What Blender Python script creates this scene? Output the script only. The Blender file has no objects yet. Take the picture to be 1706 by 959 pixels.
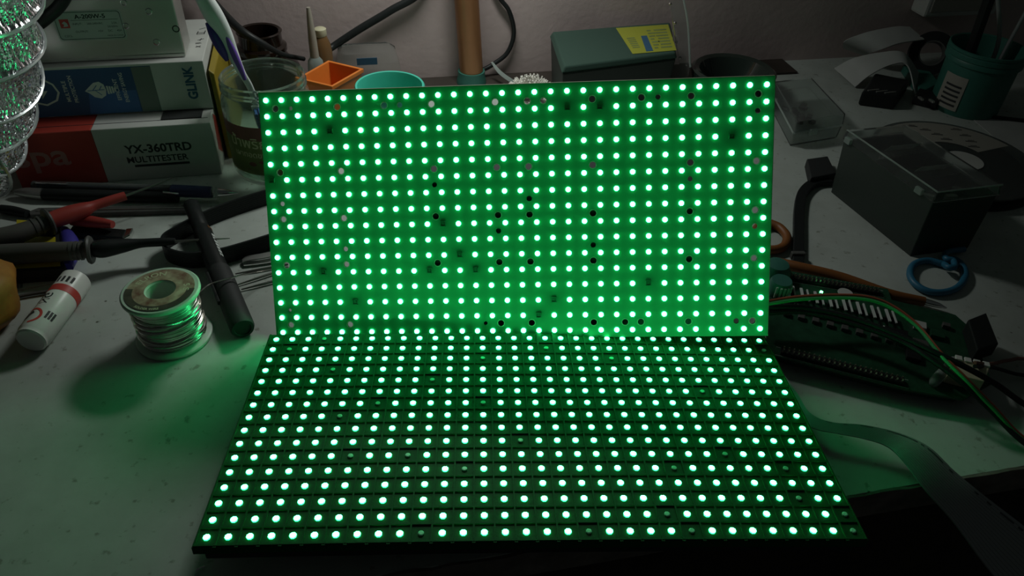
import bpy, bmesh, math, random
import numpy as np
from mathutils import Matrix, Vector

# ------------------------------------------------------------------ camera, world, light, exposure
SC = bpy.context.scene
COL = SC.collection
R0 = random.Random(7)
# all lengths in the builders are millimetres; MM turns them into metres
MM = 0.001
CAM = np.array([-30.452, -282.765, 352.983])
AX = np.array([[0.998765, 0.005606, 0.049373], [-0.034744, -0.631563, 0.774546], [0.035525, -0.775304, -0.630588]])
FPX = 1270.603

cam_d = bpy.data.cameras.new('camera'); cam_o = bpy.data.objects.new('camera', cam_d); COL.objects.link(cam_o)
cam_d.sensor_fit = 'HORIZONTAL'; cam_d.sensor_width = 36.0; cam_d.lens = FPX / 1706.0 * 36.0
cam_d.clip_start = 0.01; cam_d.clip_end = 50
_m = Matrix.Identity(4)
for _i in range(3):
    _m[_i][0] = AX[_i][0]; _m[_i][1] = -AX[_i][1]; _m[_i][2] = -AX[_i][2]; _m[_i][3] = CAM[_i] * MM
cam_o.matrix_world = _m
SC.camera = cam_o

world = bpy.data.worlds.new('world'); SC.world = world; world.use_nodes = True
world.node_tree.nodes['Background'].inputs[0].default_value = (0.80, 0.95, 0.90, 1)
world.node_tree.nodes['Background'].inputs[1].default_value = 0.014

SC.view_settings.view_transform = 'Standard'; SC.view_settings.look = 'None'
SC.view_settings.exposure = 0.0; SC.view_settings.gamma = 1.0
SC.view_settings.use_curve_mapping = False

LAMP_POS = np.array([-32.0, 424.0, 335.0]); LAMP_AIM = np.array([-70.0, 330.0, 0.0])
_ld = LAMP_AIM - LAMP_POS; _ld = _ld / np.linalg.norm(_ld)
lamp_d = bpy.data.lights.new('lamp_light', 'AREA'); lamp_d.shape = 'RECTANGLE'; lamp_d.size = 0.12; lamp_d.size_y = 0.05
lamp_d.energy = 0.75; lamp_d.color = (0.94, 1.0, 0.95)
lamp_o = bpy.data.objects.new('lamp_light', lamp_d); COL.objects.link(lamp_o)
lamp_o.matrix_world = Matrix.Translation(Vector(LAMP_POS * MM)) @ Vector(-_ld).to_track_quat('Z', 'Y').to_matrix().to_4x4()
LED_GAIN = 26.0

# ------------------------------------------------------------------ geometry helpers
def ray(u, v): return AX @ np.array([(u - 853) / FPX, (v - 479.5) / FPX, 1.0])
def P(u, v, z=0.0):
    d = ray(u, v); return CAM + d * ((z - CAM[2]) / d[2])
_a = math.radians(9.9)
EX = np.array([math.cos(_a), math.sin(_a), 0.0]); EY = np.array([-math.sin(_a), math.cos(_a), 0.0]); EZ = np.array([0, 0, 1.0])
def PT(u, v, t):                     # a point on the upright plane at bench depth t (parallel to the wall)
    d = ray(u, v); return CAM + d * ((t - CAM @ EY) / (d @ EY))
def BW(s, t, z=0.0): return EX * s + EY * t + EZ * z
def PD(u, v, dep): return CAM + ray(u, v) * dep
def on(p, z): return np.array([p[0], p[1], z])
def unit(v): v = np.asarray(v, float); return v / max(np.linalg.norm(v), 1e-9)
def frame(z_axis, x_hint=(1, 0, 0)):
    z = unit(z_axis); x = np.asarray(x_hint, float); x = x - z * (x @ z)
    if np.linalg.norm(x) < 1e-6: x = np.array([0, 1.0, 0]) - z * z[1]
    x = unit(x); y = np.cross(z, x); return np.array([x, y, z]).T
def catmull(pts, n=8):
    p = [np.asarray(q, float) for q in pts]
    if len(p) < 3: return p
    p = [2 * p[0] - p[1]] + p + [2 * p[-1] - p[-2]]
    out = []
    for i in range(1, len(p) - 2):
        for k in range(n):
            t = k / n
            out.append(0.5 * ((2 * p[i]) + (-p[i-1] + p[i+1]) * t + (2*p[i-1] - 5*p[i] + 4*p[i+1] - p[i+2]) * t*t + (-p[i-1] + 3*p[i] - 3*p[i+1] + p[i+2]) * t**3))
    out.append(p[-2]); return out

class MB:
    def __init__(s): s.v = []; s.f = []
    def add(s, vs, fs):
        b = len(s.v); s.v += [np.asarray(q, float) for q in vs]; s.f += [tuple(i + b for i in q) for q in fs]; return s
    def box(s, c, size, R=None, bev=0.0):
        R = np.eye(3) if R is None else R; c = np.asarray(c, float)
        if bev > 0:
            bm = bmesh.new(); bmesh.ops.create_cube(bm, size=1.0)
            bmesh.ops.scale(bm, vec=Vector(size), verts=bm.verts)
            bmesh.ops.bevel(bm, geom=bm.edges[:], offset=bev, segments=2, affect='EDGES', profile=0.6)
            bm.verts.index_update()
            s.add([c + R @ np.array(q.co) for q in bm.verts], [tuple(w.index for w in fc.verts) for fc in bm.faces]); bm.free(); return s
        h = np.array(size) / 2
        vs = [c + R @ (h * np.array(k)) for k in ((-1,-1,-1),(1,-1,-1),(1,1,-1),(-1,1,-1),(-1,-1,1),(1,-1,1),(1,1,1),(-1,1,1))]
        return s.add(vs, [(3,2,1,0),(4,5,6,7),(0,1,5,4),(1,2,6,5),(2,3,7,6),(3,0,4,7)])
    def extrude(s, poly, vec):
        n = len(poly); vec = np.asarray(vec, float); lo = [np.asarray(q, float) for q in poly]; hi = [q + vec for q in lo]
        return s.add(lo + hi, [tuple(range(n))[::-1], tuple(range(n, 2*n))] + [(i, (i+1) % n, n + (i+1) % n, n + i) for i in range(n)])
    def lathe(s, prof, o, R=None, seg=32):
        R = np.eye(3) if R is None else R; o = np.asarray(o, float); vs = []; fs = []; idx = []
        for r, z in prof:
            if r < 1e-6: idx.append([len(vs)] * seg); vs.append(o + R @ np.array([0, 0, z]))
            else:
                idx.append(list(range(len(vs), len(vs) + seg)))
                vs += [o + R @ np.array([r * math.cos(2*math.pi*k/seg), r * math.sin(2*math.pi*k/seg), z]) for k in range(seg)]
        for a, b in zip(idx[:-1], idx[1:]):
            for k in range(seg):
                q = (a[k], a[(k+1) % seg], b[(k+1) % seg], b[k])
                q = tuple(dict.fromkeys(q))
                if len(q) >= 3: fs.append(q)
        return s.add(vs, fs)
    def tube(s, pts, r, seg=10, smooth=True, n=8, flat=1.0):
        if smooth: 
            k = len(pts); rr = r if hasattr(r, '__len__') else [r] * k
            R3 = [np.array([q, 0, 0]) for q in rr]; pts = catmull(pts, n); rr = [q[0] for q in catmull(R3, n)]
        else: rr = r if hasattr(r, '__len__') else [r] * len(pts)
        pts = [np.asarray(q, float) for q in pts]; vs = []; fs = []
        up = np.array([0, 0, 1.0]); x = None
        for i, p in enumerate(pts):
            t = unit(pts[min(i+1, len(pts)-1)] - pts[max(i-1, 0)])
            if x is None:
                x = np.cross(up, t)
                if np.linalg.norm(x) < 1e-3: x = np.array([1.0, 0, 0])
            x = unit(x - t * (x @ t)); y = np.cross(t, x)
            for k in range(seg):
                a = 2*math.pi*k/seg; vs.append(p + rr[i] * (math.cos(a) * x + flat * math.sin(a) * y))
        m = len(pts)
        for i in range(m-1):
            for k in range(seg): fs.append((i*seg+k, i*seg+(k+1) % seg, (i+1)*seg+(k+1) % seg, (i+1)*seg+k))
        fs.append(tuple(range(seg))[::-1]); fs.append(tuple((m-1)*seg+k for k in range(seg)))
        return s.add(vs, fs)
    def strip(s, A, B, thick, n=8):            # a band between two edge curves with real thickness
        A = catmull(A, n); B = catmull(B, n); m = len(A); top = []; 
        nor = []
        for i in range(m):
            t = unit(A[min(i+1, m-1)] - A[max(i-1, 0)] + B[min(i+1, m-1)] - B[max(i-1, 0)]); w = unit(B[i] - A[i]); nor.append(unit(np.cross(t, w)))
        vs = []
        for i in range(m):
            h = nor[i] * thick / 2; vs += [A[i] + h, B[i] + h, B[i] - h, A[i] - h]
        fs = []
        for i in range(m-1):
            a = 4*i; b = a + 4
            for k in range(4): fs.append((a+k, a+(k+1) % 4, b+(k+1) % 4, b+k))
        fs.append((3,2,1,0)); fs.append((4*m-4, 4*m-3, 4*m-2, 4*m-1))
        return s.add(vs, fs)
    def build(s, name, mat, parent=None, smooth=False, bevel=0.0, local=False):
        me = bpy.data.meshes.new(name)
        V = np.array(s.v) if s.v else np.zeros((0, 3))
        c = np.zeros(3) if local else (V.min(0) + V.max(0)) / 2
        if not local: c = on(c, V[:, 2].min())
        me.from_pydata([tuple(q) for q in (V - c) * MM], [], s.f)
        bm = bmesh.new(); bm.from_mesh(me); bmesh.ops.recalc_face_normals(bm, faces=bm.faces); bm.to_mesh(me); bm.free()
        me.materials.append(mat)
        o = bpy.data.objects.new(name, me); COL.objects.link(o)
        if smooth:
            for q in me.polygons: q.use_smooth = True
            try: me.set_sharp_from_angle(angle=math.radians(38))
            except Exception: pass
        if bevel > 0:
            md = o.modifiers.new('bevel', 'BEVEL'); md.width = bevel * MM; md.segments = 2; md.limit_method = 'ANGLE'
        if parent is not None:
            o.parent = parent
            if local: pass
            else:
                wm = parent.matrix_basis.copy(); q = parent.parent
                while q is not None: wm = q.matrix_basis @ wm; q = q.parent
                o.location = wm.inverted() @ Vector(c * MM); o.rotation_mode = 'QUATERNION'; o.rotation_quaternion = wm.to_quaternion().inverted()
        else: o.location = c * MM
        return o

LABELS = {}
def tag(o, label, cat, group=None, kind=None):
    if label: o['label'] = label
    if cat: o['category'] = cat
    if group: o['group'] = group
    if kind: o['kind'] = kind
    return o
def thing(name, label, cat, loc, R=None, group=None):
    o = bpy.data.objects.new(name, None); COL.objects.link(o); o.empty_display_size = 0.01
    m = Matrix.Identity(4)
    if R is not None:
        for i in range(3):
            for j in range(3): m[i][j] = R[i][j]
    for i in range(3): m[i][3] = loc[i] * MM
    o.matrix_basis = m
    return tag(o, label, cat, group)

# text as thin real lettering, laid onto any surface by a mapping (x, y) -> point
def text_mesh(txt, size, align='LEFT', bold=0.0, shear=0.0):
    cu = bpy.data.curves.new('t', 'FONT'); cu.body = txt; cu.size = size; cu.align_x = align; cu.offset = bold; cu.shear = shear; cu.resolution_u = 3
    ob = bpy.data.objects.new('t', cu); COL.objects.link(ob)
    dg = bpy.context.evaluated_depsgraph_get(); me = bpy.data.meshes.new_from_object(ob.evaluated_get(dg))
    v = np.array([q.co[:] for q in me.vertices]) if len(me.vertices) else np.zeros((0, 3)); f = [tuple(q.vertices) for q in me.polygons]
    bpy.data.objects.remove(ob); bpy.data.curves.remove(cu); bpy.data.meshes.remove(me)
    return v, f
def put_text(mb, txt, size, fn, align='LEFT', bold=0.0, shear=0.0, sx=1.0):
    v, f = text_mesh(txt, size, align, bold, shear)
    if len(v): mb.add([fn(q[0] * sx, q[1]) for q in v], f)
    return mb
def plane_fn(o, ux, uy, lift=0.12):
    n = unit(np.cross(ux, uy)); ux = unit(ux); uy = unit(uy)
    return lambda x, y: np.asarray(o, float) + ux * x + uy * y + n * lift
def rect_on(mb, fn, x0, y0, x1, y1, th=0.1, n=1):
    xs = np.linspace(x0, x1, n + 1)
    for a, b in zip(xs[:-1], xs[1:]):
        mb.add([fn(a, y0), fn(b, y0), fn(b, y1), fn(a, y1)], [(0, 1, 2, 3)])
    return mb

# ------------------------------------------------------------------ materials
def mat(name, col, rough=0.5, metal=0.0, var=0.0, vscale=60.0, bump=0.0, bscale=200.0, trans=0.0, ior=1.45, alpha=1.0, spec=0.5, emit=None, es=0.0, col2=None, coat=0.0):
    m = bpy.data.materials.new(name); m.use_nodes = True; nt = m.node_tree; b = nt.nodes['Principled BSDF']
    b.inputs['Base Color'].default_value = (*col, 1); b.inputs['Roughness'].default_value = rough; b.inputs['Metallic'].default_value = metal
    b.inputs['Transmission Weight'].default_value = trans; b.inputs['IOR'].default_value = ior; b.inputs['Alpha'].default_value = alpha
    b.inputs['Specular IOR Level'].default_value = spec; b.inputs['Coat Weight'].default_value = coat
    if emit: b.inputs['Emission Color'].default_value = (*emit, 1); b.inputs['Emission Strength'].default_value = es
    if var > 0 or bump > 0:
        tc = nt.nodes.new('ShaderNodeTexCoord')
    if var > 0:
        no = nt.nodes.new('ShaderNodeTexNoise'); no.inputs['Scale'].default_value = vscale; no.inputs['Detail'].default_value = 6
        nt.links.new(tc.outputs['Object'], no.inputs['Vector'])
        cr = nt.nodes.new('ShaderNodeValToRGB'); c2 = col2 or tuple(max(0, c * (1 - var)) for c in col); c1 = tuple(min(1, c * (1 + var * 0.4)) for c in col)
        cr.color_ramp.elements[0].color = (*c2, 1); cr.color_ramp.elements[1].color = (*c1, 1)
        cr.color_ramp.elements[0].position = 0.3; cr.color_ramp.elements[1].position = 0.68
        nt.links.new(no.outputs['Fac'], cr.inputs['Fac']); nt.links.new(cr.outputs['Color'], b.inputs['Base Color'])
    if bump > 0:
        n2 = nt.nodes.new('ShaderNodeTexNoise'); n2.inputs['Scale'].default_value = bscale; n2.inputs['Detail'].default_value = 4
        nt.links.new(tc.outputs['Object'], n2.inputs['Vector'])
        bp = nt.nodes.new('ShaderNodeBump'); bp.inputs['Strength'].default_value = bump; bp.inputs['Distance'].default_value = 0.001
        nt.links.new(n2.outputs['Fac'], bp.inputs['Height']); nt.links.new(bp.outputs['Normal'], b.inputs['Normal'])
    return m

def table_material():
    m = mat('laminate', (0.50, 0.50, 0.47), 0.42, spec=0.4); nt = m.node_tree; b = nt.nodes['Principled BSDF']
    tc = nt.nodes.new('ShaderNodeTexCoord')
    n1 = nt.nodes.new('ShaderNodeTexNoise'); n1.inputs['Scale'].default_value = 9; n1.inputs['Detail'].default_value = 8; n1.inputs['Roughness'].default_value = 0.65
    n2 = nt.nodes.new('ShaderNodeTexNoise'); n2.inputs['Scale'].default_value = 170; n2.inputs['Detail'].default_value = 3
    vo = nt.nodes.new('ShaderNodeTexVoronoi'); vo.inputs['Scale'].default_value = 38; vo.inputs['Randomness'].default_value = 1
    for n in (n1, n2, vo): nt.links.new(tc.outputs['Object'], n.inputs['Vector'])
    c1 = nt.nodes.new('ShaderNodeValToRGB'); c1.color_ramp.elements[0].position = 0.32; c1.color_ramp.elements[1].position = 0.7
    c1.color_ramp.elements[0].color = (0.37, 0.40, 0.365, 1); c1.color_ramp.elements[1].color = (0.54, 0.59, 0.55, 1)
    nt.links.new(n1.outputs['Fac'], c1.inputs['Fac'])
    c2 = nt.nodes.new('ShaderNodeValToRGB'); c2.color_ramp.elements[0].position = 0.27; c2.color_ramp.elements[1].position = 0.36
    c2.color_ramp.elements[0].color = (0.62, 0.6, 0.56, 1); c2.color_ramp.elements[1].color = (1, 1, 1, 1)
    nt.links.new(n2.outputs['Fac'], c2.inputs['Fac'])
    c3 = nt.nodes.new('ShaderNodeValToRGB'); c3.color_ramp.elements[0].position = 0.028; c3.color_ramp.elements[1].position = 0.05
    c3.color_ramp.elements[0].color = (0.25, 0.23, 0.2, 1); c3.color_ramp.elements[1].color = (1, 1, 1, 1)
    nt.links.new(vo.outputs['Distance'], c3.inputs['Fac'])
    x1 = nt.nodes.new('ShaderNodeMix'); x1.data_type = 'RGBA'; x1.blend_type = 'MULTIPLY'; x1.inputs['Factor'].default_value = 1
    x2 = nt.nodes.new('ShaderNodeMix'); x2.data_type = 'RGBA'; x2.blend_type = 'MULTIPLY'; x2.inputs['Factor'].default_value = 1
    nt.links.new(c1.outputs['Color'], x1.inputs['A']); nt.links.new(c2.outputs['Color'], x1.inputs['B'])
    nt.links.new(x1.outputs['Result'], x2.inputs['A']); nt.links.new(c3.outputs['Color'], x2.inputs['B'])
    nt.links.new(x2.outputs['Result'], b.inputs['Base Color'])
    return m

M = {}
M['table'] = table_material()
M['wall'] = mat('wall_paint', (0.50, 0.40, 0.385), 0.8, var=0.12, vscale=12, bump=0.35, bscale=140)
M['dark_wood'] = mat('dark_wood', (0.045, 0.035, 0.028), 0.6, var=0.4, vscale=30)
M['edge_band'] = mat('edge_band', (0.20, 0.17, 0.15), 0.6, var=0.4, vscale=80)
M['floor'] = mat('floor_tile', (0.05, 0.05, 0.045), 0.7, var=0.2, vscale=5)
M['pcb'] = mat('pcb_board', (0.055, 0.24, 0.12), 0.45, var=0.10, vscale=70, spec=0.3)
M['pcb_pad'] = mat('pcb_pad_ring', (0.55, 0.6, 0.42), 0.35, metal=0.6)
M['pcb_edge'] = mat('pcb_raw_edge', (0.6, 0.65, 0.45), 0.7)
M['led_on'] = mat('led_lit', (0.8, 0.9, 0.82), 0.4, emit=(0.042, 1.0, 0.30), es=LED_GAIN)
M['led_side'] = mat('led_package_side', (0.8, 0.9, 0.82), 0.5, emit=(0.03, 1.0, 0.28), es=LED_GAIN * 0.2)
M['led_off'] = mat('led_dead', (0.30, 0.75, 0.50), 0.35)
M['led_off_dark'] = mat('led_dead_dark', (0.04, 0.16, 0.08), 0.5)
M['mask'] = mat('mask_black_green_glow', (0.012, 0.080, 0.026), 0.6, bump=0.15, bscale=500, spec=0.12)  # black plastic with the green LED glow put into its base colour
M['case'] = mat('case_black_plastic', (0.028, 0.038, 0.032), 0.55)
M['black'] = mat('black_plastic', (0.014, 0.016, 0.016), 0.45, spec=0.3)
M['black_matte'] = mat('black_rubber', (0.018, 0.02, 0.02), 0.7)
M['dark_grey'] = mat('dark_grey_plastic', (0.085, 0.085, 0.08), 0.5, var=0.15)
M['white'] = mat('white_plastic', (0.74, 0.74, 0.70), 0.35)
M['white_paper'] = mat('white_paper', (0.40, 0.41, 0.39), 0.75, var=0.1, vscale=30)
M['cream'] = mat('cream_plastic', (0.50, 0.47, 0.32), 0.5)
M['grey_card'] = mat('grey_white_card', (0.50, 0.51, 0.48), 0.6, var=0.1, vscale=30)
M['red_card'] = mat('red_card', (0.40, 0.045, 0.03), 0.55, var=0.12, vscale=25)
M['navy'] = mat('navy_card', (0.035, 0.085, 0.20), 0.5, var=0.15, vscale=15)
M['navy_lt'] = mat('blue_card', (0.05, 0.13, 0.34), 0.5, var=0.15, vscale=15)
M['slate'] = mat('slate_card', (0.14, 0.17, 0.15), 0.5)
M['ink'] = mat('black_ink', (0.02, 0.022, 0.024), 0.6)
M['ink_blue'] = mat('blue_ink', (0.03, 0.09, 0.16), 0.6)
M['ink_pale'] = mat('pale_ink', (0.55, 0.58, 0.56), 0.6)
M['ink_red'] = mat('red_ink', (0.50, 0.05, 0.04), 0.5)
M['ink_pink'] = mat('faded_pink_ink', (0.42, 0.20, 0.18), 0.6)
M['steel'] = mat('steel_sheet', (0.55, 0.55, 0.52), 0.38, metal=0.85, var=0.15, vscale=20)
M['chrome'] = mat('bright_steel', (0.75, 0.75, 0.74), 0.16, metal=1.0)
M['label'] = mat('silver_label', (0.42, 0.46, 0.43), 0.5)
M['foil'] = mat('aluminium_foil', (0.88, 0.88, 0.90), 0.20, metal=1.0, bump=0.25, bscale=110)
M['wire_plastic'] = mat('duct_wire', (0.70, 0.72, 0.74), 0.25, metal=0.6)
M['glass'] = mat('jar_glass', (0.62, 0.76, 0.66), 0.10, trans=0.92, ior=1.2)
M['brown_glass'] = mat('brown_glass', (0.012, 0.007, 0.005), 0.15, coat=0.2)
M['dark_glass'] = mat('dark_glass', (0.02, 0.03, 0.024), 0.08, coat=0.6)
M['clear'] = mat('clear_plastic', (0.82, 0.86, 0.84), 0.12, trans=0.96, ior=1.12)
M['clear_dull'] = mat('cloudy_plastic', (0.62, 0.70, 0.66), 0.3, trans=0.7, ior=1.1)
M['maroon'] = mat('maroon_label', (0.19, 0.08, 0.06), 0.6, var=0.2, vscale=40)
M['olive'] = mat('olive_label', (0.17, 0.21, 0.07), 0.6, var=0.25, vscale=50)
M['olive_ink'] = mat('olive_ink', (0.52, 0.54, 0.30), 0.6)
M['purple'] = mat('purple_rubber', (0.055, 0.035, 0.24), 0.45)
M['violet'] = mat('violet_plastic', (0.16, 0.08, 0.40), 0.4)
M['brush_white'] = mat('toothbrush_white', (0.72, 0.76, 0.74), 0.3)
M['brush_blue'] = mat('toothbrush_bristle', (0.06, 0.14, 0.40), 0.6)
M['orange'] = mat('orange_plastic', (0.72, 0.20, 0.03), 0.45, var=0.08)
M['teal'] = mat('teal_plastic', (0.07, 0.55, 0.41), 0.35, var=0.12, vscale=30)
M['teal_dark'] = mat('teal_tin', (0.035, 0.15, 0.115), 0.45)
M['copper'] = mat('copper_paint', (0.36, 0.17, 0.075), 0.35, metal=0.35, var=0.15, vscale=20)
M['yellow'] = mat('yellow_card', (0.24, 0.18, 0.015), 0.5, var=0.15, vscale=30)
M['yellow_label'] = mat('yellow_label', (0.30, 0.31, 0.035), 0.5)
M['amber'] = mat('amber_vial', (0.22, 0.12, 0.05), 0.25, trans=0.3)
M['bristle'] = mat('white_bristles', (0.80, 0.78, 0.72), 0.7)
M['probe_red'] = mat('probe_red', (0.42, 0.05, 0.04), 0.5)
M['probe_grey'] = mat('probe_grey', (0.085, 0.08, 0.072), 0.6)
M['needle'] = mat('needle_steel', (0.30, 0.29, 0.27), 0.3, metal=0.9)
M['pack_yellow'] = mat('pack_yellow', (0.60, 0.50, 0.03), 0.45)
M['pack_blue'] = mat('pack_blue', (0.06, 0.05, 0.36), 0.45)
M['fruit_orange'] = mat('orange_cloth', (0.36, 0.15, 0.025), 0.6, var=0.35, vscale=60, bump=0.5, bscale=60)
M['solder'] = mat('solder_wire', (0.62, 0.60, 0.56), 0.25, metal=1.0)
M['spool'] = mat('spool_plastic', (0.50, 0.58, 0.50), 0.4, var=0.12)
M['spool_label'] = mat('spool_label', (0.34, 0.29, 0.20), 0.6, var=0.9, vscale=110, col2=(0.13, 0.025, 0.018))
M['spool_dark'] = mat('spool_label_dark', (0.06, 0.05, 0.035), 0.6, var=0.5, vscale=160)
M['grip_navy'] = mat('grip_navy', (0.02, 0.028, 0.09), 0.55)
M['ribbon'] = mat('grey_ribbon', (0.30, 0.31, 0.31), 0.5)
M['ribbon_line'] = mat('ribbon_print', (0.06, 0.07, 0.07), 0.5)
M['pcb_dark'] = mat('controller_pcb', (0.014, 0.065, 0.032), 0.4, var=0.3, vscale=200)
M['silk'] = mat('silkscreen', (0.40, 0.46, 0.40), 0.5)
M['gold'] = mat('pin_metal', (0.6, 0.58, 0.45), 0.3, metal=0.9)
M['wire_red'] = mat('wire_red', (0.40, 0.10, 0.05), 0.45)
M['wire_green'] = mat('wire_green', (0.05, 0.38, 0.12), 0.45)
M['wire_brown'] = mat('wire_brown', (0.20, 0.07, 0.05), 0.5)
M['ring_blue'] = mat('blue_wire', (0.025, 0.15, 0.25), 0.45)
M['tool_orange'] = mat('tool_orange', (0.20, 0.07, 0.016), 0.5)
M['reel_label'] = mat('reel_label', (0.30, 0.29, 0.25), 0.7)
M['green_lid'] = mat('cloudy_green_lid', (0.085, 0.15, 0.12), 0.3, trans=0.5, ior=1.1)
M['smoke'] = mat('smoked_plastic', (0.20, 0.22, 0.21), 0.25, trans=0.75, ior=1.1)
M['solder_grey'] = mat('dull_solder', (0.72, 0.76, 0.73), 0.35, metal=0.2)
M['nozzle'] = mat('nozzle_translucent', (0.36, 0.33, 0.27), 0.35, trans=0.2)
M['led_green'] = mat('indicator_led', (0.3, 1, 0.5), 0.3, emit=(0.15, 1.0, 0.35), es=6.0)
M['lamp_bulb'] = mat('lamp_diffuser', (0.9, 0.9, 0.9), 0.5)

# ------------------------------------------------------------------ setting: bench, wall, floor
WALL_T, EDGE_T = 517.0, -62.0
Rb = np.array([EX, EY, EZ]).T
tag(MB().box(BW(100, WALL_T + 30, 300), (2600, 60, 2200), Rb).build('wall_back', M['wall']), 'faded pink painted wall behind the bench', None, kind='structure')
tag(MB().box(BW(100, -300, -765), (3200, 2400, 20), Rb).build('floor', M['floor']), 'dark floor below the bench edge', None, kind='structure')
tag(MB().box(BW(150, 498, 1.4), (560, 38, 2.6), Rb).build('shade_strip_1', M['dark_wood']), 'added dark strip standing in for the shade along the foot of the wall behind the boards', None, kind='structure')  # added strip, its dark colour stands in for shade at the wall foot
bench = thing('workbench', 'grey-white laminate workbench top with a worn chipped front edge', 'workbench', BW(0, 220, -755))
MB().box(BW(0, (WALL_T + EDGE_T) / 2, -11), (2000, WALL_T - EDGE_T, 22), Rb).build('tabletop', M['table'], bench)
mb = MB(); rr = random.Random(3)
n = 160; top = []; 
for i in range(n + 1):
    s = -700 + 1500 * i / n; top.append((s, rr.uniform(-1.3, 0.9)))
vs = []; fs = []
for i, (s, dz) in enumerate(top):
    for t, z in ((EDGE_T - 0.2, dz), (EDGE_T - 1.8 + rr.uniform(-.5, .3), dz), (EDGE_T - 1.6, -22.0), (EDGE_T - 0.2, -22.0)): vs.append(BW(s, t, z))
for i in range(n):
    for k in range(4): fs.append((4*i+k, 4*i+(k+1) % 4, 4*i+4+(k+1) % 4, 4*i+4+k))
mb.add(vs, fs).build('edge_band', M['edge_band'], bench)
MB().box(BW(0, EDGE_T + 14, -22 - 60), (1900, 18, 120), Rb).build('apron', M['dark_wood'], bench)
for s in (-760, 760):
    for t in (EDGE_T + 40, WALL_T - 60):
        MB().box(BW(s, t, -22 - 366), (50, 50, 733), Rb).build('leg', M['dark_wood'], bench)

# ------------------------------------------------------------------ LED panels
def led_mesh(name, m, w=3.3, h=1.5, z0=0.0, dome=0.35):
    ring = []
    k = 0.42
    for a, b in ((1, k), (k, 1), (-k, 1), (-1, k), (-1, -k), (-k, -1), (k, -1), (1, -k)): ring.append((a * w / 2, b * w / 2))
    vs = [(x, y, z0) for x, y in ring] + [(x, y, z0 + h) for x, y in ring] + [(x * .72, y * .72, z0 + h + dome) for x, y in ring]
    fs = [(i, (i+1) % 8, 8 + (i+1) % 8, 8 + i) for i in range(8)] + [(8+i, 8 + (i+1) % 8, 16 + (i+1) % 8, 16 + i) for i in range(8)] + [tuple(range(16, 24))]
    me = bpy.data.meshes.new(name); me.from_pydata([tuple(np.array(q) * MM) for q in vs], [], fs); me.materials.append(m); me.materials.append(M['led_side'] if m is M['led_on'] else m)
    for i in range(8): me.polygons[i].material_index = 1
    return me, vs, fs
def put_leds(root, me, vs, fs, spots, m, keep):
    for (x, y, z) in spots[:keep]:
        o = bpy.data.objects.new('led', me); COL.objects.link(o); o.parent = root; o.location = (x * MM, y * MM, z * MM)
    rest = spots[keep:]
    if rest:
        mb = MB()
        for (x, y, z) in rest: mb.add([np.array(q) + (x, y, z) for q in vs], fs)
        o = mb.build('led_array', m, root, local=True); o['kind'] = 'stuff'
        o.data.materials.append(M['led_side'])
        for p_ in o.data.polygons:
            if abs(p_.normal.z) < 0.2: p_.material_index = 1

# upright bare board
RBW = np.array([[0.991948, 0.038097, 0.120783], [-0.085798, -0.499366, 0.862133], [0.09316, -0.865553, -0.492076]])
RBK = np.array([RBW[:, 0], -RBW[:, 1], -RBW[:, 2]]).T        # x right, y up along board, z toward the viewer
TBK = np.array([-6.299, 119.93, 84.895])
OFF_B = {(2,4),(5,0),(1,19),(1,21),(3,29),(11,3),(11,10),(13,5),(8,11),(10,12),(11,13),(13,18),(14,17),(12,24)}
HOLES = [(0,0,2),(0,1,1.2),(0,4,2),(0,7,2),(0,8,1.7),(0,10,2),(4,0,2),(4,4,2),(4,10,2),(6,0,1.6),(0,14,2),(0,16,2),(0,17,1.8),(0,20,2),(4,14,2),(4,16,2),(4,20,2),(5,10,1.6),(6,16,1.7),
 (0,23,2),(0,24,1.6),(0,26,2),(0,30,2),(1,30,1.7),(4,26,2),(5,26,1.6),(4,30,2),(7,0,1.9),(7,4,2),(9,4,1.6),(10,0,2),(10,4,1.8),(13,0,1.1),(14,0,1.9),(14,4,1.9),(7,10,2),(10,10,2),
 (7,14,2),(7,16,2),(7,20,2),(8,14,1.7),(9,20,1.7),(10,14,2),(10,16,2),(10,20,2),(14,13,1.3),(14,14,2),(14,16,2),(14,20,2),(7,26,1.9),(7,30,2),(8,30,1.7),(10,26,2),(10,30,1.9),(14,22,1.9),(14,23,2),(14,26,2),(14,29,1.7),(14,30,2)]
HD = {(r, c): q for r, c, q in HOLES}
board = thing('led_board', 'bare green LED circuit board standing upright, lit with rows of green LEDs', 'LED panel', TBK, RBK)
LED_TOP = 1.5
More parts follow.
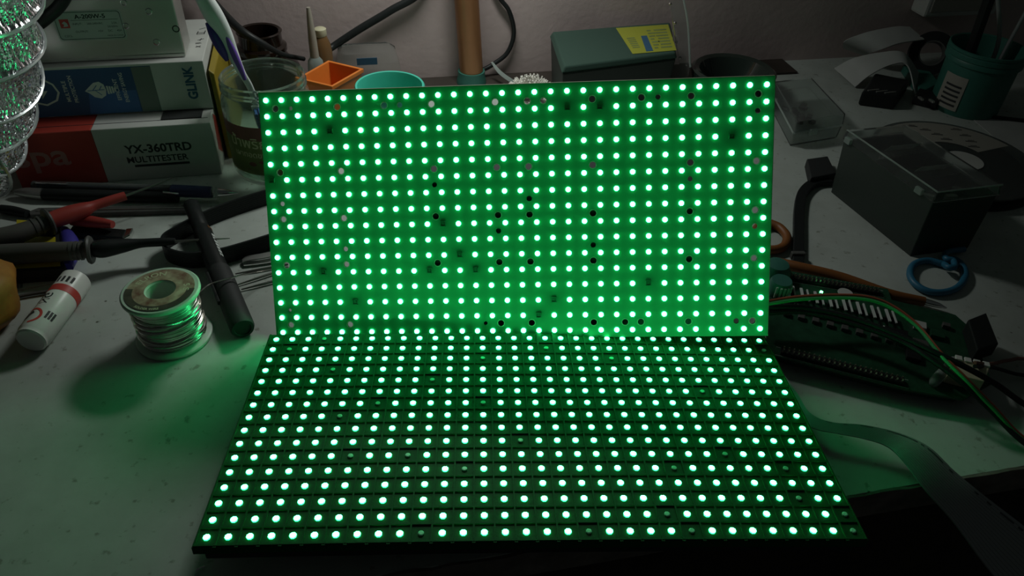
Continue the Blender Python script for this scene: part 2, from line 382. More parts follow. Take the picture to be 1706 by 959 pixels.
def board_mesh():
    # plate made of squares between the LEDs; drilled squares get a real round hole
    xs = [-160 + 5] + [-155 + 10 * i for i in range(1, 32)]; 
    gx = [-160.0] + [-155.0 + 10 * i for i in range(32)] + [160.0]; gy = [-80.0] + [-75.0 + 10 * i for i in range(16)] + [80.0]
    mb = MB(); zt, zb = -LED_TOP, -LED_TOP - 1.6
    idx = {}; 
    def V(x, y, z):
        k = (round(x, 3), round(y, 3), round(z, 3))
        if k not in idx: idx[k] = len(mb.v); mb.v.append(np.array([x, y, z]))
        return idx[k]
    holes = {}
    for (r, c), q in HD.items(): holes[(c + 1, 15 - r)] = q      # cell right of led column c, below led row r
    NS = 16
    for i in range(len(gx) - 1):
        for j in range(len(gy) - 1):
            x0, x1, y0, y1 = gx[i], gx[i+1], gy[j], gy[j+1]
            if (i, j) in holes:
                q = holes[(i, j)]; cx, cy = (x0 + x1) / 2 + 0.4, (y0 + y1) / 2 - 0.2
                for z, flip in ((zt, False), (zb, True)):
                    inn = [V(cx + q * math.cos(2*math.pi*k/NS), cy + q * math.sin(2*math.pi*k/NS), z) for k in range(NS)]
                    cor = [V(x1, y1, z), V(x0, y1, z), V(x0, y0, z), V(x1, y0, z)]
                    for s in range(4):
                        for k in range(4):
                            a = (2 + s * 4 + k - 0) % NS; b = (a + 1) % NS
                            f = (cor[(s + 0) % 4], inn[b], inn[a]) if k < 2 else (cor[(s + 1) % 4], inn[b], inn[a])
                            mb.f.append(f)
                        a = (2 + s * 4 + 2) % NS
                        mb.f.append((cor[s], cor[(s + 1) % 4], inn[a]))
                top = [V(cx + q * math.cos(2*math.pi*k/NS), cy + q * math.sin(2*math.pi*k/NS), zt) for k in range(NS)]
                bot = [V(cx + q * math.cos(2*math.pi*k/NS), cy + q * math.sin(2*math.pi*k/NS), zb) for k in range(NS)]
                for k in range(NS): mb.f.append((top[k], top[(k+1) % NS], bot[(k+1) % NS], bot[k]))
            else:
                mb.f.append((V(x0,y0,zt), V(x1,y0,zt), V(x1,y1,zt), V(x0,y1,zt))); mb.f.append((V(x0,y1,zb), V(x1,y1,zb), V(x1,y0,zb), V(x0,y0,zb)))
    for i in range(len(gx) - 1):
        for y in (-80.0, 80.0): mb.f.append((V(gx[i],y,zt), V(gx[i+1],y,zt), V(gx[i+1],y,zb), V(gx[i],y,zb)))
    for j in range(len(gy) - 1):
        for x in (-160.0, 160.0): mb.f.append((V(x,gy[j],zt), V(x,gy[j+1],zt), V(x,gy[j+1],zb), V(x,gy[j],zb)))
    return mb
board_mesh().build('circuit_board', M['pcb'], board, local=True)
# pale raw rim along the top and right edge
MB().tube([(-160, 80.1, -2.3), (-60, 80.15, -2.3), (60, 80.1, -2.3), (160, 80.1, -2.3)], 0.42, 6).build('raw_edge', M['pcb_edge'], board, local=True)
MB().tube([(160.1, 80, -2.3), (160.15, 0, -2.3), (160.1, -80, -2.3)], 0.42, 6).build('raw_edge', M['pcb_edge'], board, local=True)
# ring of bare metal round each drilled hole
ring_mesh = {}
for (r, c), q in HD.items():
    if q not in ring_mesh:
        mb = MB(); mb.lathe([(q + 0.02, 0.02), (q + 0.05, 0.12), (q + 0.45, 0.12), (q + 0.5, 0.0)], (0, 0, 0), seg=16)
        ob = mb.build('hole_ring', M['pcb_pad'] if q > 1.75 else M['pcb'], board, local=True); ring_mesh[q] = ob.data
        ob.location = ((-155 + 10 * c + 5.4) * MM, (75 - 10 * r - 5.2) * MM, -LED_TOP * MM)
    else:
        ob = bpy.data.objects.new('hole_ring', ring_mesh[q]); COL.objects.link(ob); ob.parent = board
        ob.location = ((-155 + 10 * c + 5.4) * MM, (75 - 10 * r - 5.2) * MM, -LED_TOP * MM)
lit = [(-155 + 10*c, 75 - 10*r, -LED_TOP) for r in range(16) for c in range(32) if (r, c) not in OFF_B]
me, vs, fs = led_mesh('led', M['led_on'], 3.1, 1.3)
put_leds(board, me, vs, fs, lit, M['led_on'], 286)
me2, vs2, fs2 = led_mesh('led_dead', M['led_off_dark'], 2.9, 1.1, 0.0, 0.0)
sq = MB()
sq.extrude([(-1.4,-1.4,0),(1.4,-1.4,0),(1.4,1.4,0),(-1.4,1.4,0)], (0,0,1.3))
fr_me = None
for (r, c) in sorted(OFF_B):
    x, y = -155 + 10*c, 75 - 10*r
    if fr_me is None:
        mb = MB()
        for (cx, cy, w, h) in ((0, 1.45, 3.4, .5), (0, -1.45, 3.4, .5), (1.45, 0, .5, 3.4), (-1.45, 0, .5, 3.4)): mb.box((cx, cy, .7), (w, h, 1.4))
        mb.box((0, 0, .35), (2.6, 2.6, .7)); mb.lathe([(0.9, .7), (0.9, 1.0), (0, 1.0)], (0, 0, 0), seg=10)
        o = mb.build('dead_led', M['led_off_dark'], board, local=True); fr_me = o.data
    else:
        o = bpy.data.objects.new('dead_led', fr_me); COL.objects.link(o); o.parent = board
    o.location = (x * MM, y * MM, -LED_TOP * MM)

# masked module lying on the bench (near edge propped up, slightly arched)
WF = np.array([[1.0, 0.0, 0.0], [0.0, 0.996195, 0.087156], [0.0, -0.087156, 0.996195]])
HF = 27.0
module = thing('led_module', 'flat LED display module in black louvered frame lying in front, lit green', 'LED panel', (0, 0, HF), WF)
OFF_F = {(0,3),(1,1),(1,17),(1,31),(2,13),(2,21),(3,4),(4,10),(5,26),(6,7),(6,13),(7,5),(9,15),(10,6),(10,9),(10,26),(11,12),(11,23),(11,29),(13,29),(14,22),(14,31),(15,10),(15,18),(15,23),(15,31)}
def bow(x): return 1.6 * (1 - (x / 155.0) ** 2) - 0.35
def bowbox(mb, x0, x1, y0, y1, z0, z1, n=24):
    xs = np.linspace(x0, x1, n + 1); vs = []; fs = []
    for x in xs:
        b = bow(x); vs += [(x, y0, z0 + b), (x, y1, z0 + b), (x, y1, z1 + b), (x, y0, z1 + b)]
    for i in range(n):
        for k in range(4): fs.append((4*i+k, 4*i+(k+1) % 4, 4*i+4+(k+1) % 4, 4*i+4+k))
    fs += [(3,2,1,0), (4*n, 4*n+1, 4*n+2, 4*n+3)]
    return mb.add(vs, fs)
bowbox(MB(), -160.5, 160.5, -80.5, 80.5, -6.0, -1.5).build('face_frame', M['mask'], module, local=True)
bowbox(MB(), -157, 157, -77, 77, -14.0, -6.0).build('rear_case', M['case'], module, local=True)
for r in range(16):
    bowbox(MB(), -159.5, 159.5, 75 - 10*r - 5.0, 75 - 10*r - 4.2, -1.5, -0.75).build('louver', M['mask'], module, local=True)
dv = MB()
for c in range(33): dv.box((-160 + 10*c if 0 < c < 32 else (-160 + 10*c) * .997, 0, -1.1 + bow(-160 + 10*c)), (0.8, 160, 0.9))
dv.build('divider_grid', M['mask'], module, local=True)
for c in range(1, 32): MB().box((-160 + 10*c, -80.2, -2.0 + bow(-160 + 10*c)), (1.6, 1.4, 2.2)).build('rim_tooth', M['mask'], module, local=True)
litf = [(-155 + 10*c, 75 - 10*r, -1.5 + bow(-155 + 10*c)) for r in range(15, -1, -1) for c in range(32) if (r, c) not in OFF_F]
me, vs, fs = led_mesh('led', M['led_on'], 3.1, 0.75, 0.0, 0.2)
put_leds(module, me, vs, fs, litf, M['led_on'], 274)
me3, _, _ = led_mesh('dead_led', M['led_off'], 2.7, 0.7, 0, .2)
for (r, c) in sorted(OFF_F):
    o = bpy.data.objects.new('dead_led', me3); COL.objects.link(o); o.parent = module; x = -155 + 10*c; o.location = (x * MM, (75 - 10*r) * MM, (-1.5 + bow(x)) * MM)
# feet under the case down to the bench top
WFi = WF.T
for fx, fy in ((-120, 60), (120, 60), (-120, -55), (100, 5)):
    w = WF @ np.array([fx, fy, -13.0]) + [0, 0, HF]
    MB().extrude([(w[0]-8, w[1]-6, 0), (w[0]+8, w[1]-6, 0), (w[0]+8, w[1]+6, 0), (w[0]-8, w[1]+6, 0)], (0, 0, w[2])).build('foot', M['case'], module)
tag(MB().tube([P(327, 951, .8), P(331, 946, 1.4), P(341, 942, .8)], 0.55, 6).build('wire_offcut', M['chrome']), 'tiny bright wire offcut beneath the front left corner of the lit module', 'wire offcut')

# black box that the upright board leans on
nb = RBK[:, 2]; Rq = np.array([[1, 0, 0], [0, 1, 0], [0, 0, 1.0]])
pr = thing('prop_box', 'black box behind the upright lit board, glimpsed through its drilled holes', 'box', (20, 195, 0))
q0 = TBK + RBK @ np.array([0, 45, -3.4])
poly = []
for x in (-60,):
    pass
def bk(x, y): return TBK + RBK @ np.array([x, y, -3.3])
a = bk(-55, 22); b = bk(120, 14); c = bk(-55, -58); d = bk(120, -70)
lo1, lo2 = on(c, 0), on(d, 0)
mbp = MB()
back_y = 196
mbp.add([lo1, lo2, d, b, a, c, (a[0], back_y, 0), (b[0], back_y, 0), (b[0], back_y, b[2]), (a[0], back_y, a[2])],
        [(0,1,2,5), (5,2,3,4), (4,3,8,9), (6,9,8,7), (0,6,7,1), (0,5,4,9,6), (1,7,8,3,2)])
mbp.build('carton', M['black_matte'], pr)
MB().box(((a[0]+b[0])/2, (a[1]+back_y)/2, a[2] + 12), (8, 8, .2)).build('flap', M['black_matte'], pr) if False else None

# ------------------------------------------------------------------ pole with the lamp that lights the bench
pb = BW(51.7, 499.0, 0)
pole = thing('lamp_pole', 'copper coloured lamp pole rising against the wall behind the boards', 'lamp', pb)
MB().lathe([(0, 0), (16, 0), (16, 5), (15.2, 8), (14.6, 12), (14.4, 16), (0, 16)], pb, seg=32).build('collar', M['teal_dark'], pole, smooth=True)
MB().tube([pb + [0, 0, 15.9], pb + [-7, -1, 120], pb + [-16, -2, 260], pb + [-22, -4, 430]], 12.5, 28).build('pole', M['copper'], pole, smooth=True)
MB().tube([pb + [-22, -4, 425], pb + [-14, -30, 436], LAMP_POS + [2, 10, 60], LAMP_POS + [3, 5, 24]], 6, 12).build('arm', M['black'], pole, smooth=True)
_d = unit(LAMP_AIM - LAMP_POS); _R = np.array(lamp_o.matrix_world.to_3x3())
_hc = LAMP_POS - _d * 15
MB().box(_hc, (146, 66, 22), _R, 4).build('lamp_head', M['black'], pole, smooth=True)
for sx_, sy_, wx_, wy_ in ((0, 31, 146, 4), (0, -31, 146, 4), (71, 0, 4, 58), (-71, 0, 4, 58)):
    fl_ = 44.0 if sx_ and (_R @ np.array([sx_, 0, 0]))[0] > 0 else 8.0  # right-hand rim lengthened into an added flap that cuts light to the far right
    MB().box(LAMP_POS + _R @ np.array([sx_, sy_, 0.0]) + _d * (fl_ / 2 - 6), (wx_, wy_, fl_), _R).build('head_rim' if fl_ < 10 else 'added_shade_flap', M['black'], pole)

# ------------------------------------------------------------------ boxes stacked at the left
TZ, TT, TS = 49.4, 345.0, -195.0
def bench_box(mb, s0, s1, t0, t1, z0, z1):
    return mb.box(BW((s0+s1)/2, (t0+t1)/2, (z0+z1)/2), (abs(s1-s0), abs(t1-t0), abs(z1-z0)), Rb)
tb = thing('multitester_box', 'red and white multitester carton lying at the bottom of the stack', 'box', BW(-270, 400, 0))
SPLIT = -288.0
bench_box(MB(), SPLIT, TS, TT, 470, 0, TZ).build('carton', M['grey_card'], tb, bevel=0.8)
bench_box(MB(), -355, SPLIT, TT, 470, 0, TZ).build('red_sleeve', M['red_card'], tb, bevel=0.8)
fn = plane_fn(BW(-266.5, TT, 22), EX, EZ, 0.15)
def front_fn(s, z, t, lift=0.15): return plane_fn(BW(s, t, z), EX, EZ, lift)
mb = MB(); put_text(mb, 'YX-360TRD', 10.5, front_fn(-266.5, 26, TT), bold=0.3, sx=.98); put_text(mb, 'MULTITESTER', 8.0, front_fn(-268, 17, TT), bold=0.14, sx=1.0)
rect_on(mb, front_fn(-263, 12.8, TT), 0, 0, 44, 2.2); mb.build('lettering', M['ink'], tb)
mb = MB(); put_text(mb, 'spa', 27, front_fn(-353.0, 20, TT), bold=0.5, sx=1.2); mb.build('lettering', M['ink_pink'], tb)
mb = MB(); bench_box(mb, -354, -198, TT + 9.5, TT + 10.3, TZ, TZ + .12); mb.build('lid_slit', M['ink'], tb)
mb = MB(); bench_box(mb, -235, -203, TT + 10, TT + 26, TZ, TZ + .8); mb.build('tape_strip', M['black_matte'], tb)
mb = MB(); fr = plane_fn(BW(TS, TT + 9, 0), EY, EZ, 0.15); mb.add([fr(0, 20), fr(16, 8), fr(22, 40), fr(9, 49)], [(0,1,2,3)]); mb.build('red_flash', M['red_card'], tb)

GT, GZ0, GZ1, GS = 370.5, TZ + 0.9, 92.5, -194.5
gb = thing('adapter_box', 'dark blue and white carton in the middle of the stack', 'box', BW(-270, 420, GZ0))
bench_box(MB(), -350, GS, GT, 468, GZ0, GZ1).build('carton', M['grey_card'], gb, bevel=0.6)
bench_box(MB(), -349.8, -236, GT - .08, GT, GZ0 + .5, GZ1 - 2).build('blue_front', M['navy'], gb)
# printed panels on the front
mb = MB(); bench_box(mb, -251, -236, GT - .15, GT, GZ0 + .8, GZ1 - 2.5)
mb.build('slate_panel', M['slate'], gb)
mb = MB(); f0 = front_fn(0, 0, GT, .13); mb.add([f0(-292, GZ0 + 1), f0(-252, GZ0 + 1), f0(-251.5, GZ0 + 20), f0(-288, GZ0 + 20)], [(0,1,2,3)]); mb.build('blue_panel', M['navy_lt'], gb)
def rot_fn(s, z, t, lift=.2): return plane_fn(BW(s, t, z), EZ, -EX, lift)       # text that reads upward
mb = MB(); put_text(mb, 'GLINK', 10.5, rot_fn(-204.5, 59.5, GT), bold=.4, sx=.92); mb.build('lettering', M['ink_blue'], gb)
mb = MB()
for t_, s_, z_, k_ in (('EFFICIENT', -264.5, 62, 1), ('ENERGY SAVING', -259, 60, .82), ('MULTIPLE', -303, 63, 1), ('PROTECTION', -297.5, 62, .9)):
    put_text(MB(), t_, 4.2, rot_fn(s_, z_, GT), bold=.06, sx=k_).build('lettering', M['ink_pale'], gb)
def blob(mb, fn, pts): mb.add([fn(x, y) for x, y in pts], [tuple(range(len(pts)))])
lf = front_fn(-290.5, 71.5, GT, .2); mb = MB()
pts = [(0, 0), (4, 3.5), (8, 6.8), (12.5, 7.6), (15.5, 5), (16.2, 0), (15.0, -4.5), (11, -7), (6, -5.5), (3, -2)]
blob(mb, lf, pts)
for k in range(3): rect_on(mb, lf, 16.8 + 1.9*k, -3.4 + .3*k, 18.2 + 1.9*k, 3.6 - .3*k)
rect_on(mb, lf, 22.4, -1.6, 23.6, 1.8); mb.build('leaf_bulb_emblem', M['ink_pale'], gb)
mb = MB(); l2 = front_fn(-290.5, 71.5, GT, .3); 
for a_, b_ in (((2, .2), (15, .6)), ((6, .3), (10, 4.6)), ((8, .3), (12, -4)), ((11, .4), (13.6, 4))):
    d_ = unit(np.array(b_) - np.array(a_)); n_ = np.array([-d_[1], d_[0]]) * .3
    blob(mb, l2, [tuple(np.array(a_) - n_), tuple(np.array(b_) - n_), tuple(np.array(b_) + n_), tuple(np.array(a_) + n_)])
mb.build('leaf_vein', M['navy_lt'], gb)
sh = front_fn(-322, 72.5, GT, .2); mb = MB()
out = [(-12, 9), (-4, 12), (4, 11), (10, 6.5), (12.5, -1), (9, -8), (0, -12), (-9, -9), (-13, 0)]
for i in range(len(out)):
    a_, b_ = np.array(out[i]), np.array(out[(i+1) % len(out)])
    mb.add([sh(*a_), sh(*b_), sh(*(b_ * .87)), sh(*(a_ * .87))], [(0,1,2,3)])
blob(mb, sh, [(2, 5), (-4, -1), (-.5, -.5), (-2, -6), (4, 1), (.5, .8)]); mb.build('shield_emblem', M['ink_pale'], gb)
# handwriting on the lid, right of the power supply
mb = MB(); hw = lambda x, y: BW(-203 + x, 400 + y, GZ1 + .12)
for x0, y0, x1, y1 in ((0,0,4,3),(0,3,4,0),(-1,8,4,9),(-1,9.5,3,10.5),(0,16,5,19),(2,15,3,20),(-2,30,4,31),(-2,33,4,34),(4,30,4.6,38),(-2,30,-1.4,37),(-1,42,4,45)):
    d_ = unit(np.array([x1-x0, y1-y0])); n_ = np.array([-d_[1], d_[0]]) * .4
    mb.add([hw(*(np.array((x0,y0))-n_)), hw(*(np.array((x1,y1))-n_)), hw(*(np.array((x1,y1))+n_)), hw(*(np.array((x0,y0))+n_))], [(0,1,2,3)])
mb.build('handwriting', M['ink'], gb)

PSZ, PST, PSS = 93.0, 380.6, -208.2
ps = thing('power_supply', 'bare metal power supply standing on top of the stack, silver rating label', 'power supply', BW(-290, 395, PSZ))
bench_box(MB(), -352, PSS, PST, PST + 32, PSZ + .2, PSZ + 82).build('housing', M['steel'], ps, bevel=1.2)
bench_box(MB(), -351, PSS - .5, PST - 1.0, PST, PSZ + .2, PSZ + 2.6).build('folded_lip', M['steel'], ps)
fl = front_fn(-299.5, 109.8, PST, 0)
mb = MB(); r_ = 2.5; w_, h_ = 50.5, 23.5; corner = []
for cx, cy, a0 in ((w_-r_, r_, -90), (w_-r_, h_-r_, 0), (r_, h_-r_, 90), (r_, r_, 180)):
    for k in range(5): 
        a_ = math.radians(a0 + 22.5*k); corner.append((cx + r_*math.cos(a_), cy + r_*math.sin(a_)))
mb.extrude([fl(x, y) for x, y in corner], -EY * .25); lab = mb.build('rating_label', M['label'], ps)
l3 = front_fn(-299.5, 109.8, PST - .25, .1); mb = MB()
inn = [( (x - w_/2)*.955 + w_/2, (y - h_/2)*.92 + h_/2) for x, y in corner]; in2 = [((x - w_/2)*.94 + w_/2, (y - h_/2)*.885 + h_/2) for x, y in corner]
for i in range(len(inn)):
    j = (i+1) % len(inn); mb.add([l3(*inn[i]), l3(*inn[j]), l3(*in2[j]), l3(*in2[i])], [(0,1,2,3)])
put_text(mb, 'A-200W-5', 4.6, l3(14, 17) is not None and (lambda x, y: l3(16 + x, 17.3 + y)), bold=.12, sx=1.12)
rect_on(mb, l3, 12.5, 15.9, 47, 16.2)
def tl(t, x, y, s): put_text(mb, t, s, (lambda a_, b_: l3(x + a_, y + b_)))
tl('INPUT:', 13, 12.4, 2.3); tl('200-240VAC', 23.5, 12.4, 2.2); tl('2.0A', 41.5, 12.4, 2.2); tl('50/60Hz', 38, 9.6, 2.2)
tl('OUTPUT:', 13.5, 6.2, 2.3); tl('+5V', 30, 6.2, 2.3); tl('40A', 44, 6.2, 2.3); tl('DC', 37.5, 6.2, 2.3); tl('CZCL', 4.5, 3, 2.3); tl('MADE IN CHINA', 36, 2.6, 1.6)
mb.build('lettering', M['ink'], lab)
mb = MB(); rect_on(mb, l3, 4, 10.2, 10.8, 17.2); mb.build('red_square', M['ink_red'], lab)
mb = MB(); blob(mb, front_fn(-299.5, 109.8, PST - .35, .1), [(6, 11.2), (9.6, 11.6), (9.3, 14), (7.6, 15.6), (5.6, 14.2), (7, 13)]); mb.build('logo_mark', M['label'], lab)
for (u, v, q) in ((206, 4, 1.7), (248, 19, 1.9), (210, 43, 1.6), (261, 70, 1.9), (293, 48, 2.0)):
    c_ = PT(u, v, PST)
    MB().lathe([(q + .9, 0), (q + .8, .35), (q + .2, .45), (q, -.2), (q - .2, -1.6), (0, -1.8)], c_ - EY * 0.05, frame(-EY, EX), 18).build('screw_hole', M['chrome'] if q < 1.95 else M['black'], ps, smooth=True)
tag(MB().tube([PT(190, -230, 364), PT(155, -110, 363), PT(125, -40, 362), PT(103, 4, 362), PT(84, 24, 360), PT(60, 42, 358), PT(20, 60, 358)], 4.6, 12).build('power_cable', M['black'], smooth=True), 'thick black cord crossing the power supply front beside the foil duct', 'cable')
yf = MB(); yf.add([BW(-192, 372, 0), BW(-188, 372, 0), BW(-188, 372, 80), BW(-192, 372, 84), BW(-191, 462, 0), BW(-187, 462, 0), BW(-186, 462, 82), BW(-191, 462, 88)], [(0,1,2,3),(5,4,7,6),(1,5,6,2),(4,0,3,7),(3,2,6,7),(4,5,1,0)])
tag(yf.build('yellow_packet', M['yellow'], bevel=.8), 'narrow yellow packet standing between the carton stack and the glass jar', 'packet')

# ------------------------------------------------------------------ foil duct
path = catmull([PD(-104, -90, 470), PD(-92, 0, 493), PD(-86, 62, 508), PD(-84, 115, 526), PD(-91, 175, 546), PD(-110, 235, 560), PD(-148, 288, 545), PD(-235, 318, 525)], 40)
cum = [0.0]
for i in range(1, len(path)): cum.append(cum[-1] + np.linalg.norm(path[i] - path[i-1]))
def along(d):
    d = min(max(d, 0), cum[-1] - 1e-6); k = max(0, np.searchsorted(cum, d) - 1); f_ = (d - cum[k]) / (cum[k+1] - cum[k])
    p_ = path[k] * (1 - f_) + path[k+1] * f_; t_ = unit(path[k+1] - path[k]); return p_, t_
PITCH, RD = 29.0, 54.5
duct = thing('foil_duct', 'crinkled silver foil duct hose hanging down at the left edge', 'duct hose', on(path[-1], 0))
NA = 400; NL = int(cum[-1] / 1.6); vs = []; fs = []; rr = np.random.RandomState(5)
ph = rr.rand(40, 6)
for i in range(NL + 1):
    d = cum[-1] * i / NL; p_, t_ = along(d); x_ = unit(np.cross(t_, [0.2, 1, 0.1])); y_ = np.cross(t_, x_)
    for k in range(NA):
        a_ = 2*math.pi*k/NA; fr_ = ((d / PITCH - a_ / (2*math.pi) * 1.0) % 1.0)
        bulge = -7.0 * math.sin(math.pi * fr_) ** .55
        ring = int(math.floor(d / PITCH - a_ / (2*math.pi))) % 40
        sk = a_ * 22 + (fr_ * 4.5) + ph[ring, 0] * 6; cr = abs(math.sin(sk * 1.0 + 1.6 * math.sin(a_ * 11 + ph[ring, 1] * 6))) - .5
        cr2 = abs(math.sin(a_ * 43 + fr_ * 8 + ph[ring, 2] * 6)) - .5
        env = math.sin(math.pi * fr_) ** .4
        r_ = RD + bulge + env * (2.9 * cr + 1.5 * cr2 + rr.uniform(-.12, .12))
        vs.append(p_ + r_ * (math.cos(a_) * x_ + math.sin(a_) * y_))
for i in range(NL):
    for k in range(NA): fs.append((i*NA+k, i*NA+(k+1) % NA, (i+1)*NA+(k+1) % NA, (i+1)*NA+k))
MB().add(vs, fs).build('foil_skin', M['foil'], duct)
hp = []
for i in range(int(cum[-1] / PITCH * 44)):
    a_ = 2*math.pi*i/44; d = PITCH * i / 44
    p_, t_ = along(d); x_ = unit(np.cross(t_, [0.2, 1, 0.1])); y_ = np.cross(t_, x_); hp.append(p_ + (RD + .4) * (math.cos(a_) * x_ + math.sin(a_) * y_))
MB().tube(hp, 1.25, 6, smooth=False).build('spiral_wire', M['wire_plastic'], duct, smooth=True)

# ------------------------------------------------------------------ jar, toothbrush, bottle
jb = np.array([-205.0, 318.0, 0.0]); JR = 36.5
jar = thing('glass_jar', 'used clear glass jar with a maroon and green label beside the boards', 'jar', jb)
prof = [(0, 0), (30, 0), (34.5, 3), (JR, 9), (JR, 66), (35.5, 72), (33.5, 76), (33.8, 78), (34.8, 79.2), (33.8, 80.6), (34.8, 82.2), (33.8, 83.6), (34.3, 87), (33.0, 88.4), (31.6, 87.2), (31.4, 78), (32.6, 73), (34, 66), (34, 11), (30, 5), (0, 4)]
MB().lathe(prof, jb, seg=56).build('glass_body', M['glass'], jar, smooth=True)
def cyl_fn(o, r, a0=-math.pi/2, up=0.0): 
    return lambda x, y: np.array([o[0] + r * math.cos(a0 + x / r), o[1] + r * math.sin(a0 + x / r), o[2] + up + y])
def cyl_patch(mb, fn, x0, x1, y0, y1, n=40):
    xs = np.linspace(x0, x1, n + 1)
    for a_, b_ in zip(xs[:-1], xs[1:]): mb.add([fn(a_, y0), fn(b_, y0), fn(b_, y1), fn(a_, y1)], [(0,1,2,3)])
    return mb
c0 = cyl_fn(jb, JR + .15)
lb = cyl_patch(MB(), c0, -55, 75, 46, 58).build('label', M['maroon'], jar, smooth=True)
cyl_patch(MB(), c0, -55, 75, 14, 46).build('label', M['olive'], jar, smooth=True)
c1 = cyl_fn(jb, JR + .3); mb = MB()
put_text(mb, 'น้ำพริกน้ำ', 12.5, lambda x, y: c1(x - 30, y + 39), bold=.12); put_text(mb, 'เผาทอดขนมรส', 7.0, lambda x, y: c1(x - 27, y + 30.5), bold=.08)
mb.build('lettering', M['olive_ink'], jar)
mb = MB()
for x0, y0, w_, h_ in ((-14, 22, 7, 4), (-5, 25, 8, 3), (2, 20, 12, 4.5), (-18, 17, 26, 2.2)): 
    pts = [(x0 + w_ * (.5 + .5 * math.cos(k)), y0 + h_ * (.5 + .5 * math.sin(k))) for k in np.linspace(0, 2*math.pi, 10)[:-1]]
    mb.add([c1(x, y) for x, y in pts], [tuple(range(len(pts)))])
mb.build('chilli_print', M['maroon'], jar)
# toothbrush leaning in the jar
def pd_at(u, v, d): return PD(u, v, d)
b0 = jb + [6, -8, 50]; 
q1 = PD(432, 190, 600); 
tpts = [(434, 192, 648), (428, 172, 638), (415, 142, 618), (402, 120, 603), (387, 88, 592), (372, 55, 580), (354, 22, 568), (333, -14, 558)]
tp = [PD(*q) for q in tpts]; dep0 = None
brush = thing('toothbrush', 'white and purple toothbrush standing head down in the glass jar', 'toothbrush', on(tp[0], 6))
MB().tube(tp[1:], [2.2, 2.8, 3.2, 4.8, 6.6, 7.4, 6.0], 14, flat=.8).build('handle', M['brush_white'], brush, smooth=True)
side = unit(np.cross(unit(tp[5] - tp[4]), AX[:, 2]))
vw = -unit(ray(385, 80))
sgn = 1 if side[0] < 0 else -1
gpts = [PD(378, 100, 596) + vw * 3, PD(369, 82, 590) + vw * 4.5, PD(357, 58, 582) + vw * 5, PD(346, 38, 575) + vw * 4]
MB().tube(gpts, [1.8, 4.0, 4.2, 2.0], 12, flat=.9).build('grip', M['purple'], brush, smooth=True)
lpts = [PD(*q) for q in ((408, 132, 608), (400, 112, 600), (391, 92, 593), (384, 76, 587), (375, 56, 580))]
MB().tube([p_ + vw * 3.5 for p_ in lpts], [1.4, 2.2, 2.6, 2.2, 1.2], 10).build('stripe', M['violet'], brush, smooth=True)
hd = tp[0]; hR = frame(unit(tp[0] - tp[1]), vw)
MB().box(hd, (4.5, 11, 22), hR, 1.8).build('brush_head', M['brush_white'], brush, smooth=True)
mb = MB()
for i in range(3):
    for j in range(6): mb.tube([hd + hR @ np.array([2, -3.4 + 3.4*i, -8 + 3.2*j]), hd + hR @ np.array([10, -3.4 + 3.4*i, -8 + 3.2*j])], 1.35, 6, smooth=False)
mb.build('bristles', M['brush_blue'], brush)['kind'] = 'stuff'

bb = on(PT(431, 50, 484), 0)
bot = thing('brown_bottle', 'dark brown glass bottle behind the jar by the wall', 'bottle', bb)
bz = PT(431, 50, 484)[2]
MB().lathe([(0, 0), (33, 0), (36, 4), (36, bz - 44), (33, bz - 36), (25.5, bz - 28), (22, bz - 22), (24, bz - 19), (24, bz - 15), (20.5, bz - 13), (20.5, bz - 3), (21.5, bz - 1), (20, bz), (18, bz - 1), (18, bz - 18), (26, bz - 36), (32, bz - 44), (32, 5), (0, 4)], bb, seg=40).build('glass_body', M['brown_glass'], bot, smooth=True)
tag(MB().tube([PT(150, -330, 508), PT(260, -120, 507), PT(335, -22, 505), PT(357, 6, 500), PT(398, 48, 455), PT(436, 72, 450), PT(470, 90, 462), PT(506, 98, 490)], [4.2, 4.2, 4.2, 4.2, 4.0, 3.2, 2.4, 2.2], 12).build('power_cable', M['black'], smooth=True), 'black cord sloping down in front of the brown bottle', 'cable')
tag(MB().tube([PT(722, -330, 511), PT(732, -110, 511), PT(706, -20, 510), PT(650, 18, 509), PT(600, 48, 508), PT(560, 74, 506), PT(546, 84, 500)], [3.9, 3.9, 3.9, 3.9, 3.9, 3.7, 3.2], 12).build('power_cable', M['black'], smooth=True), 'straight black cord rising along the wall above the orange cup', 'cable')
# small vial and dispensing nozzle
vb = on(PT(538, 90, 488), 0); vz = PT(538, 46, 488)[2]
vial = thing('amber_vial', 'small amber glue vial standing behind the orange cup', 'bottle', vb)
MB().lathe([(0, 0), (9, 0), (9.5, 2), (9.5, vz - 24), (8.5, vz - 16), (6, vz - 9), (5.5, vz - 8)], vb, seg=24).build('vial_body', M['amber'], vial, smooth=True)
MB().lathe([(5.5, vz - 8), (6.2, vz - 7), (6, vz - 1), (4.5, vz), (0, vz)], vb, seg=24).build('cap', M['cream'], vial, smooth=True)
nb_ = on(PT(525, 100, 470), 0); nz = PT(522, 12, 470)[2]
noz = thing('glue_nozzle', 'pale translucent pointed nozzle standing beside the amber vial', 'nozzle', nb_)
MB().lathe([(0, 0), (8, 0), (8, nz - 58), (7.2, nz - 52), (4.4, nz - 48)], nb_, seg=20).build('nozzle_base', M['clear_dull'], noz, smooth=True)
MB().lathe([(4.4, nz - 48), (4.0, nz - 30), (2.6, nz - 8), (1.8, nz), (0, nz)], nb_, seg=16).build('nozzle_tip', M['nozzle'], noz, smooth=True)
